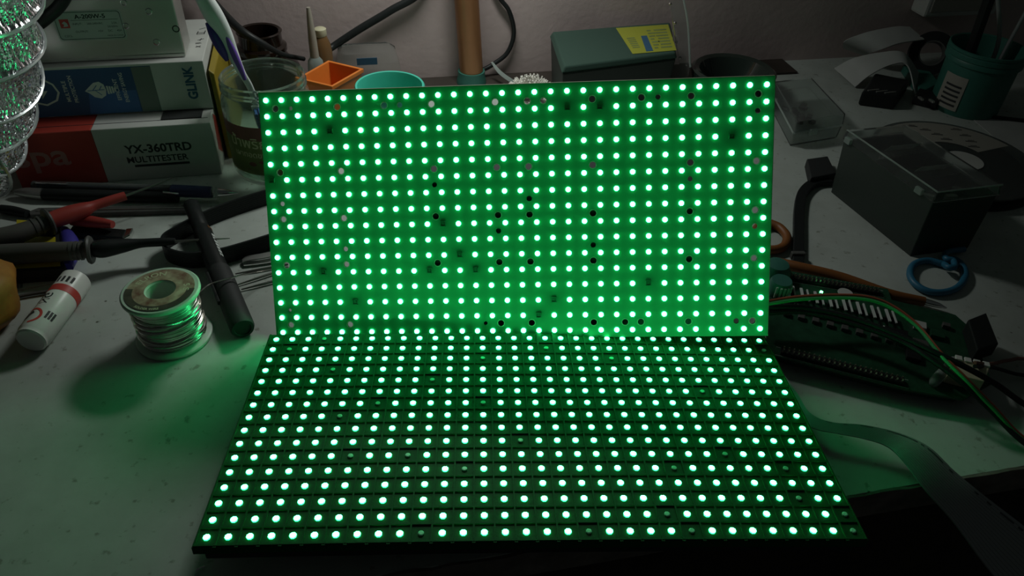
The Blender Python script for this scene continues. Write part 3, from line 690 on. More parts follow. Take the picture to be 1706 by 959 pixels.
# clear lid box behind
cb = PT(615, 110, 495); cl = thing('clear_tub', 'clear plastic tub behind the orange and teal cups', 'container', on(cb, 0))
cz = PT(610, 76, 495)[2]
ccx = on(PT(612, 100, 488), 0)
mb = MB(); n_ = 9; sec = []
for a_, b_ in ((0.0, 1.0), (cz * .55, .98), (cz - 4, .86), (cz, .72)):
    sec.append([ccx + EX * x * b_ + EY * y * b_ + EZ * a_ for x, y in ((-33,-16),(-28,-20),(28,-20),(34,-15),(34,15),(28,20),(-28,20),(-33,16))])
vs = [q for s_ in sec for q in s_]; fs = [(8*i+k, 8*i+(k+1) % 8, 8*i+8+(k+1) % 8, 8*i+8+k) for i in range(3) for k in range(8)] + [tuple(range(24, 32)), tuple(range(8))[::-1]]
mb.add(vs, fs).build('tub_body', M['clear'], cl, smooth=True)
bl = PT(612, 106, 462)
MB().box(bl + EZ * 1 + EY * 3, (20, .6, 7), Rb).build('tub_label', M['ink_blue'], cl)

# ------------------------------------------------------------------ cups
ZO = 50.0
rim = [P(494, 130, ZO), P(553, 144, ZO), P(606, 114, ZO), P(547, 100, ZO)]
oc = sum(rim) / 4
cup = thing('orange_cup', 'square orange plastic cup behind the upright board', 'cup', on(oc, 0))
def sc(p, k, z): return on(oc + (p - oc) * k, z)
A_ = [sc(p, 1.0, ZO) for p in rim]; A2 = [sc(p, 1.0, ZO - 4) for p in rim]; A3 = [sc(p, .94, ZO - 4) for p in rim]; B_ = [sc(p, .66, 0) for p in rim]; Bi = [sc(p, .6, 2) for p in rim]; Ai = [sc(p, .88, ZO) for p in rim]
vs = B_ + A3 + A2 + A_ + Ai + Bi; fs = [(3,2,1,0), (20,21,22,23)]
for L in range(5): fs += [(4*L+k, 4*L+(k+1) % 4, 4*L+4+(k+1) % 4, 4*L+4+k) for k in range(4)]
MB().add(vs, fs).build('cup_body', M['orange'], cup, bevel=.9)
tc = on((P(590, 141, 50) + P(708, 141, 50)) / 2, 0); tc[1] += 0
TR = np.linalg.norm(P(590, 141, 50) - P(708, 141, 50)) / 2
cup = thing('teal_cup', 'round teal plastic cup behind the upright board', 'cup', tc)
MB().lathe([(0, 0), (TR*.74, 0), (TR*.78, 3), (TR*.93, 42), (TR, 43), (TR, 48.5), (TR - 1, 50), (TR - 2.6, 49.6), (TR - 3.4, 46), (TR*.72, 4), (0, 3)], tc, seg=56).build('cup_body', M['teal'], cup, smooth=True)

# cable loop on the wall, thin strap, white bristle tuft
tag(MB().tube([PT(770, -330, 512), PT(790, -120, 512), PT(826, -16, 512), PT(848, 18, 512), PT(856, 55, 512), PT(845, 88, 512), PT(820, 108, 511), PT(803, 117, 508)], 2.4, 10).build('wall_cable', M['black'], smooth=True), 'thin black cable curving down the wall beside the lamp pole', 'cable')
tag(MB().strip([PT(818, 104, 502), PT(830, 122, 490), PT(852, 138, 478), PT(880, 150, 468)], [PT(821, 103, 502), PT(836, 119, 490), PT(858, 134, 478), PT(884, 146, 468)], .4).build('cable_tie', M['clear_dull']), 'thin translucent plastic strip curling down beside the white tuft', 'strip')
wb = on(P(884, 172, 34), 0)
tuft = thing('white_tuft_brush', 'white bristly tuft peeking over the top of the upright board', 'brush', wb)
MB().lathe([(0, 0), (20, 0), (22, 4), (22, 38), (19, 42), (0, 44)], wb, seg=28).build('brush_base', M['white'], tuft, smooth=True)
mb = MB(); rr = random.Random(11)
for k in range(520):
    a_ = rr.uniform(0, 2*math.pi); e_ = math.acos(rr.uniform(0.05, 1)); L_ = rr.uniform(21, 26)
    d_ = np.array([math.sin(e_)*math.cos(a_) * 1.05, math.sin(e_)*math.sin(a_), math.cos(e_) * .95])
    p0 = wb + [0, 0, 37] + d_ * 6; p1 = wb + [0, 0, 37] + d_ * L_
    mb.tube([p0, p1], [.9, .7], 4, smooth=False)
mb.build('bristles', M['bristle'], tuft)['kind'] = 'stuff'

# ------------------------------------------------------------------ black tray with clear lid and yellow label
ZB = 58.0
tl_, tr_, br_, bl_ = P(938, 112, ZB), P(1128, 88, ZB), P(1118, 36, ZB), P(918, 52, ZB)
tray = thing('black_tray', 'black tray with a cloudy clear lid and yellow label against the wall', 'tray', on((tl_ + tr_ + br_ + bl_) / 4, 0))
cen = (tl_ + tr_ + br_ + bl_) / 4
lower = [on(cen + (p - cen) * .93, 0) for p in (tl_, tr_, br_, bl_)]; upper = [on(p, ZB - 6) for p in (tl_, tr_, br_, bl_)]
MB().add(lower + upper, [(3,2,1,0), (4,5,6,7), (0,1,5,4), (1,2,6,5), (2,3,7,6), (3,0,4,7)]).build('tray_body', M['case'], tray, bevel=2)
lidv = [on(cen + (p - cen) * 1.02, ZB - 6) for p in (tl_, tr_, br_, bl_)] + [on(cen + (p - cen) * .97, ZB) for p in (tl_, tr_, br_, bl_)]
MB().add(lidv, [(3,2,1,0), (4,5,6,7), (0,1,5,4), (1,2,6,5), (2,3,7,6), (3,0,4,7)]).build('lid', M['green_lid'], tray, bevel=1.5)
yx = unit(tr_ - tl_); yy = unit(bl_ - tl_); yn = EZ
yo = P(1055, 88, ZB + .2)
yq = [P(1054, 90, ZB + .2), P(1127, 84, ZB + .2), P(1113, 41, ZB + .2), P(1026, 47, ZB + .2)]
yl = MB().extrude(yq, EZ * .25).build('yellow_label', M['yellow_label'], tray)
def yfn(a_, b_): 
    return (yq[0]*(1-a_) + yq[1]*a_)*(1-b_) + (yq[3]*(1-a_) + yq[2]*a_)*b_ + EZ * .4
mb = MB(); mb.add([yfn(.32, .04), yfn(.48, .04), yfn(.5, .62), yfn(.38, .62)], [(0,1,2,3)]); mb.build('dark_block', M['ink_blue'], yl)
mb = MB()
for i in range(7):
    b0_ = .12 + i * .11
    for a0_, a1_ in ((.54, .62 + .04*(i % 3)), (.68 + .02*(i % 2), .93)): mb.add([yfn(a0_, b0_), yfn(a1_, b0_), yfn(a1_, b0_ + .05), yfn(a0_, b0_ + .05)], [(0,1,2,3)])
for i in range(6): mb.add([yfn(.08, .2 + .07*i), yfn(.24, .2 + .07*i), yfn(.24, .235 + .07*i), yfn(.08, .235 + .07*i)], [(0,1,2,3)])
mb.build('printed_lines', M['olive'], yl)
fp = [PT(1130, 108, 440), PT(1150, 112, 440), PT(1146, 40, 452), PT(1136, -14, 462), PT(1112, -14, 462), PT(1122, 40, 452)]
fb = MB().extrude(fp, EY * 1.0)
pk = thing('clear_blister', 'clear crumpled plastic blister standing at the right end of the black tray', 'packaging', on(BW(*(lambda q: (q @ EX, q @ EY, 0))(PT(1140, 100, 440))), 0))
zl = PT(1140, 110, 440)[2]
pv = [on(PT(1128, 108, 440), 0), on(PT(1150, 112, 440), 0)]
fb = MB().extrude([pv[0], pv[1]] + fp[1:], EY * 1.0); fb.build('film', M['clear'], pk)
MB().tube([fp[1], fp[2], fp[3]], 1.1, 8).build('film_edge', M['clear_dull'], pk, smooth=True)
rr = random.Random(4); 
for (u, v) in ((1117, 6), (1125, 38), (1133, 96), (1144, 108), (1127, 70)):
    p_ = PT(u, v, 450); MB().lathe([(0, -1.6), (1.8, -.6), (1.2, .8), (0, 1.6)], p_, frame((rr.random(), rr.random(), 1)), 6).build('crease', M['chrome'] if v < 60 else M['clear'], pk)

# dark glass bowl
gw = on((P(1155, 117, 28) + P(1290, 117, 28)) / 2, 0); GR = np.linalg.norm(P(1155, 117, 28) - P(1290, 117, 28)) / 2
bowl = thing('glass_ashtray', 'dark round glass dish behind the top right corner of the upright board', 'dish', gw)
MB().lathe([(0, 0), (GR*.8, 0), (GR*.86, 4), (GR, 24), (GR, 28), (GR - 3, 30), (GR - 8, 28), (GR - 16, 14), (GR*.55, 8), (0, 7)], gw, seg=56).build('dish_body', M['dark_glass'], bowl, smooth=True)
# white envelope wedge left of the dish
tag(MB().extrude([PT(1147, 135, 430), PT(1200, 150, 430), PT(1196, 140, 430), PT(1150, 118, 430)], EY * 2).build('card_scrap', M['grey_card']), 'pale card scrap tucked between the black tray and the dark dish', 'card') if False else None

# ------------------------------------------------------------------ right side
# clear hinged case
zc = 27.0
ct = [P(1290, 135, zc), P(1328, 203, zc), P(1400, 184, zc), P(1345, 124, zc)]
ct = [ct[1], P(1410, 190, zc), P(1352, 128, zc), ct[0]]
case = thing('clear_case', 'clear plastic hinged case on the bench right of the upright board', 'case', on(sum(ct) / 4, 0))
cc = sum(ct) / 4
def lay(k, z): return [on(cc + (p - cc) * k, z) for p in ct]
def shell(mb, k0, z0, k1, z1, th=.97):
    o0, o1 = lay(k0, z0), lay(k1, z1); i0, i1 = lay(k0*th, z0 + (1.2 if z1 > z0 else -1.2)), lay(k1*th, z1)
    vs = o0 + o1 + i1 + i0; fs = [(3,2,1,0), (12,13,14,15)]
    for L in range(3): fs += [(4*L+k, 4*L+(k+1) % 4, 4*L+4+(k+1) % 4, 4*L+4+k) for k in range(4)]
    return mb.add(vs, fs)
shell(MB(), .96, 0, 1.0, 15).build('case_bottom', M['clear'], case, bevel=.8)
shell(MB(), .98, zc, 1.01, 15.2).build('case_lid', M['clear'], case, bevel=.8)
MB().tube([lay(1.01, 15.2)[0], lay(1.01, 15.2)[1]], 1.0, 8, smooth=False).build('rim_bead', M['clear_dull'], case, smooth=True)
MB().tube([lay(1.01, 15.2)[0], lay(1.01, 15.2)[3]], 1.0, 8, smooth=False).build('rim_bead', M['clear_dull'], case, smooth=True)
MB().box(on((ct[0]*.6 + ct[1]*.4), 14) + [-.8, -2.2, 0], (9, 3, 6), frame(EZ, ct[1] - ct[0]), .8).build('latch', M['clear_dull'], case)
mb = MB(); rr = random.Random(21)
for k in range(12):
    p_ = on(cc + (ct[rr.randrange(4)] - cc) * rr.uniform(.1, .55), 3 + rr.uniform(0, 6)); mb.box(p_, (rr.uniform(4, 10), rr.uniform(3, 6), 3), frame(EZ, (rr.uniform(-1, 1), 1, 0)))
mb.build('small_parts', M['dark_grey'], case)['kind'] = 'stuff'

# black compartment box with clear lid
Z1 = 48.0
K = [P(1384, 320), P(1516, 427), P(1612, 414)]; K.append(K[0] + K[2] - K[1])
K = [on(q, 0) for q in K]
U = [on(P(1406, 232, Z1), Z1), on(P(1555, 337, Z1), Z1), on(P(1662, 324, Z1), Z1)]; U.append(U[0] + U[2] - U[1])
bat = thing('parts_box', 'black compartment box with a clear hinged lid at the right', 'box', on(sum(K) / 4, 0))
uc = sum(U) / 4
def ins(pts, k, z): return [on(uc + (p - uc) * k, z) for p in pts]
vs = K + U + ins(U, .95, Z1) + ins(U, .93, Z1 - 14); fs = [(3,2,1,0), (12,13,14,15)]
for L in range(3): fs += [(4*L+k, 4*L+(k+1) % 4, 4*L+4+(k+1) % 4, 4*L+4+k) for k in range(4)]
MB().add(vs, fs).build('tub', M['case'], bat, bevel=1.2)
lidv = ins(U, 1.02, Z1 + .3) + ins(U, 1.0, Z1 + 9) 
lo_, hi_ = ins(U, 1.03, Z1 + .2), ins(U, 1.0, Z1 + 9); il, ih = ins(U, .99, Z1 + .2), ins(U, .97, Z1 + 8)
vs = lo_ + hi_ + ih + il; 
fs = [(4,5,6,7), (11,10,9,8)] + [(k, (k+1) % 4, 4+(k+1) % 4, 4+k) for k in range(4)] + [(8+k, 8+(k+1) % 4, 12+(k+1) % 4, 12+k) for k in range(4)] + [(12+k, 12+(k+1) % 4, (k+1) % 4, k) for k in range(4)]
MB().add(vs, fs).build('lid', M['clear'], bat, bevel=.6)
def uq(a_, b_, z): return on((U[0]*(1-a_) + U[1]*a_)*(1-b_) + (U[3]*(1-a_) + U[2]*a_)*b_, z)
for k in (.36, .7):
    p0, p1 = uq(k, .06, Z1), uq(k - .03, .94, Z1); d_ = unit(p1 - p0); n_ = np.array([-d_[1], d_[0], 0])
    MB().extrude([p0 + n_*.6, p0 - n_*.6, p1 - n_*.6, p1 + n_*.6], (0, 0, -13)).build('divider', M['black'], bat)
    q0, q1 = uq(k - .1, .3, Z1 + 1), uq(k - .1, .78, Z1 + 1)
    MB().extrude([q0, q1, q1 + [4, -4, 6.5], q0 + [2, -4, 6.5]], (.6, .9, 0)).build('clear_tab', M['clear_dull'], bat)
MB().tube([hi_[0], hi_[1]], .7, 8, smooth=False).build('lid_edge', M['clear_dull'], bat, smooth=True)
MB().tube([hi_[1], hi_[2]], .6, 8, smooth=False).build('lid_edge', M['clear_dull'], bat, smooth=True)
for k in (.06, .86): MB().box(uq(k, -.02, Z1 + 2), (7, 3.4, 5), frame(EZ, U[1] - U[0]), .7).build('hinge', M['clear_dull'] , bat)
rr = random.Random(9)
for (a_, b_) in ((.82, .25), (.86, .55), (.78, .78), (.5, .4), (.2, .5)):
    MB().box(uq(a_, b_, Z1 - 9), (rr.uniform(8, 14), 4, 6), frame(EZ, (1, rr.uniform(-1, .2), 0)), .6).build('small_part', M['steel'] if a_ > .7 else M['dark_grey'], bat)

# blue wire ring
rc = [(1517, 455), (1524, 472), (1545, 487), (1575, 487), (1600, 475), (1609, 455), (1604, 436), (1590, 427), (1578, 428)]
pts = [P(u, v, 3.2) for u, v in rc] + [P(1572, 438, 6), P(1586, 446, 6.5), P(1592, 438, 7), P(1580, 430, 8), P(1545, 431, 6), P(1524, 440, 4), P(1517, 455, 3.2)]
ring = thing('blue_wire_ring', 'blue insulated wire tied into a ring in front of the black box', 'wire', on(P(1562, 458), 0))
MB().tube([P(u, v, 3.0) for u, v in ((1572, 440), (1545, 434), (1523, 440), (1516, 455), (1523, 471), (1543, 484), (1568, 487), (1593, 480), (1607, 463), (1605, 445), (1590, 432), (1578, 436))], 2.6, 12).build('ring_loop', M['ring_blue'], ring, smooth=True)
MB().tube([P(1573, 440, 5), P(1580, 445, 7.5), P(1590, 444, 7.5), P(1588, 434, 7), P(1577, 431, 6.6), P(1574, 424, 5.5), P(1584, 418, 5), P(1606, 415, 4)], 2.4, 12).build('knot_tail', M['ring_blue'], ring, smooth=True)

# angled black strap tool
strap = thing('angled_black_tool', 'flat black tool bent in an L left of the black box', 'tool', on(P(1340, 350), 0))
mbs = MB(); 
cl_ = [P(1384, 302, 3), P(1356, 305, 3), P(1337, 322, 3), P(1331, 350, 3), P(1330, 390, 3), P(1329, 446, 3)]
cls = catmull(cl_, 8); Aa = []; Bb = []
for i, p_ in enumerate(cls):
    t_ = unit(cls[min(i+1, len(cls)-1)] - cls[max(i-1, 0)]); n_ = np.array([-t_[1], t_[0], 0]); Aa.append(p_ + n_ * 4.2); Bb.append(p_ - n_ * 4.2)
MB().strip(Aa, Bb, 4.6, 1).build('bar', M['black'], strap, bevel=.6)
hp_ = [P(1343, 268, 7), P(1378, 263, 7), P(1392, 292, 7), P(1350, 300, 7)]
MB().extrude([on(p_, .3) for p_ in hp_], (0, 0, 9)).build('head_block', M['black_matte'], strap, bevel=1)
MB().box(P(1329, 425, 4), (11, 4, 6), frame(EZ, (1, 0, 0)), .8).build('clip', M['dark_grey'], strap)

# orange ring and orange-handled pick behind the controller board
oring = [P(u, v, 4) for u, v in ((1283, 372), (1300, 380), (1311, 395), (1306, 410), (1288, 416), (1268, 412), (1255, 396), (1263, 378), (1283, 372))]
tag(MB().tube(oring, 3.6, 12).build('orange_ring', M['tool_orange'], smooth=True), 'orange finger ring peeping out right of the upright board', 'ring handle')
pick = thing('orange_pick', 'orange handled pick with a metal tip lying behind the controller board', 'tool', on(P(1430, 470), 0))
MB().tube([P(1296, 436, 5), P(1330, 446, 5.5), P(1400, 463, 5.5), P(1480, 490, 5), P(1540, 502, 4.5)], [3.4, 4.6, 4.6, 4.2, 3.4], 14).build('handle', M['tool_orange'], pick, smooth=True)
MB().tube([P(1540, 502, 4.5), P(1562, 508, 4), P(1577, 513, 3)], [2.6, 2.0, .5], 10).build('tip', M['chrome'], pick, smooth=True)
tag(MB().lathe([(0, 0), (9, 0), (11, 6), (11, 16), (8, 22), (0, 24)], on(P(1284, 478), 0), seg=24).build('dark_knob', M['teal_dark'], smooth=True), 'dark green rounded knob beside the right edge of the upright board', 'knob')

# controller board
zP = 9.0
out = [(1276, 452), (1310, 453), (1478, 484), (1484, 502), (1590, 527), (1612, 546), (1652, 640), (1604, 668), (1512, 652), (1276, 592)]
ctl = thing('controller_board', 'green controller circuit board with connectors and wires at the right', 'circuit board', on(P(1450, 560), 0))
MB().extrude([P(u, v, zP) for u, v in out], (0, 0, 1.6)).build('board', M['pcb_dark'], ctl)
und = sum(P(u, v, zP) for u, v in out) / len(out)
MB().extrude([on(und + (P(u, v, zP) - und) * .93, 3) for u, v in out], (0, 0, zP - 3.2)).build('lower_board', M['case'], ctl)
for (u, v) in ((1330, 480), (1560, 530), (1580, 640), (1350, 590)): MB().lathe([(0, 0), (3, 0), (3, 3.1), (0, 3.1)], on(P(u, v, zP), 0), seg=6).build('standoff', M['gold'], ctl)
zt = zP + 1.6
def line_fn(u0, v0, u1, v1): 
    a_, b_ = P(u0, v0, zt), P(u1, v1, zt); return lambda k: a_ * (1-k) + b_ * k
def pin_row(u0, v0, u1, v1, n, two=True, name='pin_header'):
    g = line_fn(u0, v0, u1, v1); d_ = unit(g(1) - g(0)); nrm = np.array([-d_[1], d_[0], 0])
    L_ = np.linalg.norm(g(1) - g(0)); hd_ = MB().box(g(.5) + [0, 0, 1.2], (L_, 5.4, 2.4), frame(EZ, d_)).build(name, M['black'], ctl)
    mb = MB()
    for i in range(n):
        for w in ((-1.3, 1.3) if two else (0,)): mb.box(g((i + .5) / n) + nrm * w + [0, 0, 3.2], (.8, .8, 2.4), frame(EZ, d_))
    mb.build('pins', M['gold'], hd_)['kind'] = 'stuff'
    sl = MB()
    for w in (-4.0, 4.0): sl.box(g(.5) + nrm * w + [0, 0, .08], (L_ + 6, .35, .16), frame(EZ, d_))
    sl.build('silk_line', M['silk'], ctl)
pin_row(1300, 461, 1465, 489, 24); pin_row(1300, 586, 1505, 638, 24)
g = line_fn(1308, 497, 1498, 545); d_ = unit(g(1) - g(0)); nrm = np.array([-d_[1], d_[0], 0])
for i in range(8):
    p_ = g((i + .3) / 8)
    MB().box(p_ + nrm * 6 + [0, 0, 2.2], (5.5, 5, 4.4), frame(EZ, d_), .5).build('switch_chip', M['black'], ctl)
    for w_ in (-2.2, 2.0): MB().box(p_ + nrm * 3.5 + d_ * w_ + [0, 0, 5.0], (1.8 if w_ < 0 else 1.1, 13, .9), frame(EZ, unit(d_ + nrm * .22))).build('metal_tab', M['solder_grey'], ctl)
    MB().box(p_ - nrm * 9 + [0, 0, 1.6], (7, 6, 3.2), frame(EZ, d_), .5).build('driver_chip', M['black'], ctl)
    MB().box(p_ - nrm * 4 + [0, 0, .5], (8, .9, .8), frame(EZ, d_)).build('solder_bar', M['solder_grey'], ctl)
    MB().box(p_ - nrm * 18 + [0, 0, 1.3], (4.5, 4.5, 2.6), frame(EZ, d_), .5).build('inductor', M['dark_grey'], ctl)
stk = P(1408, 488, zt + 2)
mb = MB(); mb.lathe([(0, 0), (5.2, 0), (5.2, .5), (0, .5)], stk, seg=24); mb.build('oval_sticker', M['grey_card'], ctl)
MB().lathe([(0, 0), (1.1, 0), (1.1, 1.0), (0, 1.5)], P(1368, 487, zt), seg=10).build('indicator_led', M['led_green'], ctl)
wc = P(1296, 488, zt)
mb = MB().lathe([(0, 0), (8, 0), (8, 10), (7, 12), (0, 12)], wc, seg=24).build('capacitor', M['teal_dark'], ctl, smooth=True)
for k in range(5): MB().box(wc + [(-5 + 2.6*k), -math.sqrt(max(0.5, 66 - (-5 + 2.6*k)**2)) - .2, 6], (1.4, .8, 9)).build('stripe', M['silk'], mb)
for (u, v, w_, h_, mm) in ((1531, 545, 8, 7, 'grey_card'), (1532, 575, 10, 6, 'dark_grey'), (1500, 560, 8, 8, 'black'), (1520, 594, 9, 10, 'black'), (1560, 560, 9, 7, 'pcb_dark'), (1575, 545, 5, 4, 'dark_grey')):
    MB().box(P(u, v, zt) + [0, 0, 1.5], (w_, h_, 3), frame(EZ, d_), .4).build('chip', M[mm], ctl)
MB().box(P(1498, 572, zt) + [0, 0, 3], (4, 4, 6), frame(EZ, d_), .5).build('screw_post', M['chrome'], ctl)
MB().tube([P(1590, 600, zt + 2), P(1560, 632, zt + 3), P(1556, 640, zt)], [3, 3.4, 2.4], 10).build('clear_cap', M['clear_dull'], ctl, smooth=True)
bq = [P(1602, 552, zt), P(1632, 540, zt), P(1652, 592, zt), P(1617, 603, zt)]
MB().extrude(bq, (0, 0, 11)).build('jack_block', M['black'], ctl, bevel=.8)
wq = [P(1571, 637, zt), P(1630, 652, zt), P(1640, 626, zt), P(1580, 612, zt)]
wcn = MB().extrude(wq, (0, 0, 9)).build('white_connector', M['cream'], ctl, bevel=.6)
for k in range(4):
    p_ = (wq[2] * (1 - (k + .5) / 4) + wq[3] * (k + .5) / 4) + [0, 0, 9.4]; MB().box(p_, (4, 4, 1.6), frame(EZ, wq[2] - wq[3]), .3).build('terminal', M['white'], wcn)
# wires
def wire(name, px, r, m, label, n=8):
    return tag(MB().tube([P(*q) for q in px], r, 8, n=n).build(name, M[m], smooth=True), label, 'wire')
W1 = [(1270, 503, 32), (1330, 494, 33), (1400, 491, 33), (1450, 495, 34), (1490, 511, 33), (1530, 542, 31), (1570, 590, 30), (1610, 630, 26), (1655, 676, 16), (1715, 735, 5), (1830, 790, 3), (2000, 800, 3)]
wire('signal_wire', W1, 1.0, 'wire_red', 'red wire arching over the controller board from behind the upright board')
wire('signal_wire', [(u, v + 5, z) for u, v, z in W1], 1.1, 'wire_green', 'green wire arching over the controller board next to the red wire')
wire('power_wire', [(1270, 512, 27), (1340, 513, 28), (1420, 530, 28), (1500, 560, 29), (1560, 588, 30), (1610, 612, 28), (1660, 640, 20), (1720, 680, 6), (1840, 730, 3), (2020, 740, 3)], 1.9, 'black', 'upper black wire crossing the controller board toward the right edge')
wire('power_wire', [(1270, 522, 25), (1340, 520, 26), (1420, 539, 26), (1500, 568, 27), (1550, 598, 28), (1606, 640, 24), (1650, 682, 14), (1715, 743, 5), (1830, 796, 3), (2000, 808, 3)], 1.7, 'black', 'lower black wire crossing the controller board, bending down to the right')
wire('power_wire', [(1624, 604, 24), (1650, 606, 16), (1680, 600, 8), (1720, 600, 3), (1850, 640, 3), (2000, 660, 3)], 1.2, 'wire_brown', 'thin brown wire leaving the black jack to the right')
wire('power_wire', [(1624, 610, 24), (1655, 612, 12), (1690, 622, 6), (1720, 628, 3), (1840, 660, 3), (2000, 690, 3)], 1.3, 'black', 'thin black wire leaving the black jack to the right')

# grey ribbon cable sagging over the bench edge
Ae = [P(1296, 610, 6), P(1328, 655, 10), P(1350, 688, 12), P(1385, 703, 13), P(1440, 708, 14), P(1500, 722, 14), P(1548, 745, 14), P(1590, 785, 9), P(1640, 826, 1), P(1700, 872, -14), P(1760, 920, -34)]
Be = [P(1270, 650, 6), P(1318, 685, 9), P(1352, 712, 10), P(1395, 722, 11), P(1440, 731, 11), P(1478, 744, 11), P(1506, 770, 12), P(1540, 815, 9), P(1590, 872, -2), P(1640, 940, -18), P(1690, 1000, -36)]
rib = thing('ribbon_cable', 'grey flat ribbon cable running from the lit module over the bench edge', 'cable', on(P(1450, 720), 0))
A_s, B_s = catmull(Ae, 8), catmull(Be, 8)
NC = 16; 
for k in range(NC):
    a_ = [p_ * (1 - k / NC) + q_ * (k / NC) for p_, q_ in zip(A_s, B_s)]; b_ = [p_ * (1 - (k + .93) / NC) + q_ * ((k + .93) / NC) for p_, q_ in zip(A_s, B_s)]
    MB().strip(a_, b_, .9, 1).build('conductor', M['ribbon'], rib, smooth=True)
rr = random.Random(2)
mb = MB(); 
for i in range(20, len(A_s) - 6):
    if rr.random() < .55:
        n_ = unit(np.cross(A_s[i+1] - A_s[i], B_s[i] - A_s[i])); n_ = n_ if n_[2] > 0 else -n_
        q_ = lambda p_, s_, k: p_ * (1 - k) + s_ * k + n_ * .62
        k0, k1 = .07, .1; mb.add([q_(A_s[i], B_s[i], k0), q_(A_s[i+1], B_s[i+1], k0), q_(A_s[i+1], B_s[i+1], k1), q_(A_s[i], B_s[i], k1)], [(0,1,2,3)])
mb.build('printed_dashes', M['ribbon_line'], rib)

# teal tin holding sticks
ZT = 68.0
tn = on((P(1591, 76, ZT) + P(1706, 76, ZT)) / 2, 0); TNR = np.linalg.norm(P(1591, 76, ZT) - P(1706, 76, ZT)) / 2
tin = thing('teal_tin', 'round teal tin with a pale label holding cables at the right', 'tin', tn)
MB().lathe([(0, 0), (TNR - 5, 0), (TNR - 4, 2), (TNR - 3, 52), (TNR - .5, 53), (TNR - .5, 57), (TNR - 1.2, 58), (TNR, 59), (TNR, 63), (TNR - .8, 64), (TNR, 65), (TNR, ZT - .6), (TNR - 1.2, ZT), (TNR - 2.4, ZT - 1), (TNR - 5, 50), (TNR - 6, 3), (0, 3)], tn, seg=56).build('tin_body', M['teal_dark'], tin, smooth=True)
a0 = math.atan2(P(1600, 140, 30)[1] - tn[1], P(1600, 140, 30)[0] - tn[0])
cf = cyl_fn(tn, TNR - 2.7, a0); 
cyl_patch(MB(), cf, -13, 13, 6, 42, 12).build('label', M['reel_label'], tin, smooth=True)
cf2 = cyl_fn(tn, TNR - 2.5, a0); mb = MB()
for k in range(5): cyl_patch(mb, cf2, -8, 10, 10 + 5*k, 12.2 + 5*k, 6)
mb.build('label_print', M['ink'], tin)
tag(MB().tube([tn + [-14, 2, 5], tn + [-15, 4, 60], tn + [-18, 8, 140]], [5.5, 5.5, 5.5], 10).build('black_stick', M['black']), 'thick black stick standing in the teal tin', 'stick')
tag(MB().tube([tn + [12, 6, 6], tn + [14, 8, 66], tn + [0, 20, 112], tn + [-12, 24, 150]], 2.2, 10).build('grey_cable', M['ribbon'], smooth=True), 'grey cable bending out of the teal tin', 'cable')
tag(MB().tube([tn + [16, 2, 6], tn + [20, 2, 66], tn + [30, 6, 140]], 2.0, 10).build('grey_rod', M['ribbon'], smooth=True), 'thin grey rod leaning out of the teal tin', 'rod')

# curved paper sleeves and the black things round them
def curved_sheet(px, z0s, th, name, label, m='white_paper'):
    A1 = [P(u, v, z) for (u, v, z) in px]; B1 = [P(u, v, z) for (u, v, z) in z0s]
    return tag(MB().strip(A1, B1, th, 8).build(name, M[m], smooth=True), label, 'paper')
curved_sheet([(1405, 80, 22), (1408, 68, 34), (1440, 55, 44), (1490, 45, 46), (1515, 45, 44)], [(1440, 92, 12), (1450, 88, 24), (1475, 80, 34), (1500, 72, 40), (1540, 66, 40)], 1.2, 'paper_sleeve', 'upper pale paper sleeve curling behind the clear case')
curved_sheet([(1390, 114, 6), (1420, 98, 24), (1465, 88, 34), (1505, 88, 36), (1530, 120, 14)], [(1425, 145, 2), (1450, 125, 18), (1485, 108, 28), (1512, 110, 28), (1525, 160, 2)], 1.2, 'paper_sleeve', 'lower pale paper sleeve arching over the black adapter')
gad = thing('black_adapter', 'black plastic adapter with shiny contacts under the arched paper', 'adapter', on(P(1470, 165), 0))
MB().extrude([on(P(u, v, 4), .2) for u, v in ((1430, 170), (1490, 178), (1510, 150), (1452, 138))], (0, 0, 16)).build('adapter_body', M['black'], gad, bevel=2.5)
for k in range(3): MB().box(P(1455 + 14*k, 150 + 2*k, 16.6), (14, 1.6, 1.2), frame(EZ, (1, .25, 0)), .3).build('contact', M['steel'], gad)
roll = thing('tape_roll', 'black tape roll standing between the paper sleeve and the teal tin', 'tape roll', on(P(1540, 128), 0))
tc_ = on(P(1538, 122), 24); tR = frame(unit([-.35, -.75, .35]))
MB().lathe([(14, -9), (24, -9), (24, 9), (14, 9), (14, -9)], tc_, tR, 40).build('tape', M['black'], roll, smooth=True)
MB().lathe([(12.5, -9), (14, -9.2), (14, 9.2), (12.5, 9), (12.5, -9)], tc_, tR, 40).build('core', M['dark_grey'], roll, smooth=True)
chip = thing('black_plug', 'small black plug with metal prongs behind the printed reel', 'plug', on(P(1545, 172), 0))
MB().extrude([on(P(u, v, 4), .2) for u, v in ((1520, 168), (1560, 178), (1566, 166), (1528, 156))], (0, 0, 11)).build('plug_body', M['black'], chip, bevel=1.5)
for k in range(2): MB().box(P(1534 + 18*k, 164 + 4*k, 12.4), (3, 7, 2), frame(EZ, (1, .2, 0)), .3).build('prong', M['steel'], chip)
tag(MB().extrude([on(P(u, v), 0.1) for u, v in ((1500, 120), (1530, 112), (1560, 150), (1530, 166))], (0, 0, 9)).build('pale_block', M['teal_dark'], bevel=1), 'small blue-green block between the paper sleeves and the teal tin', 'block')

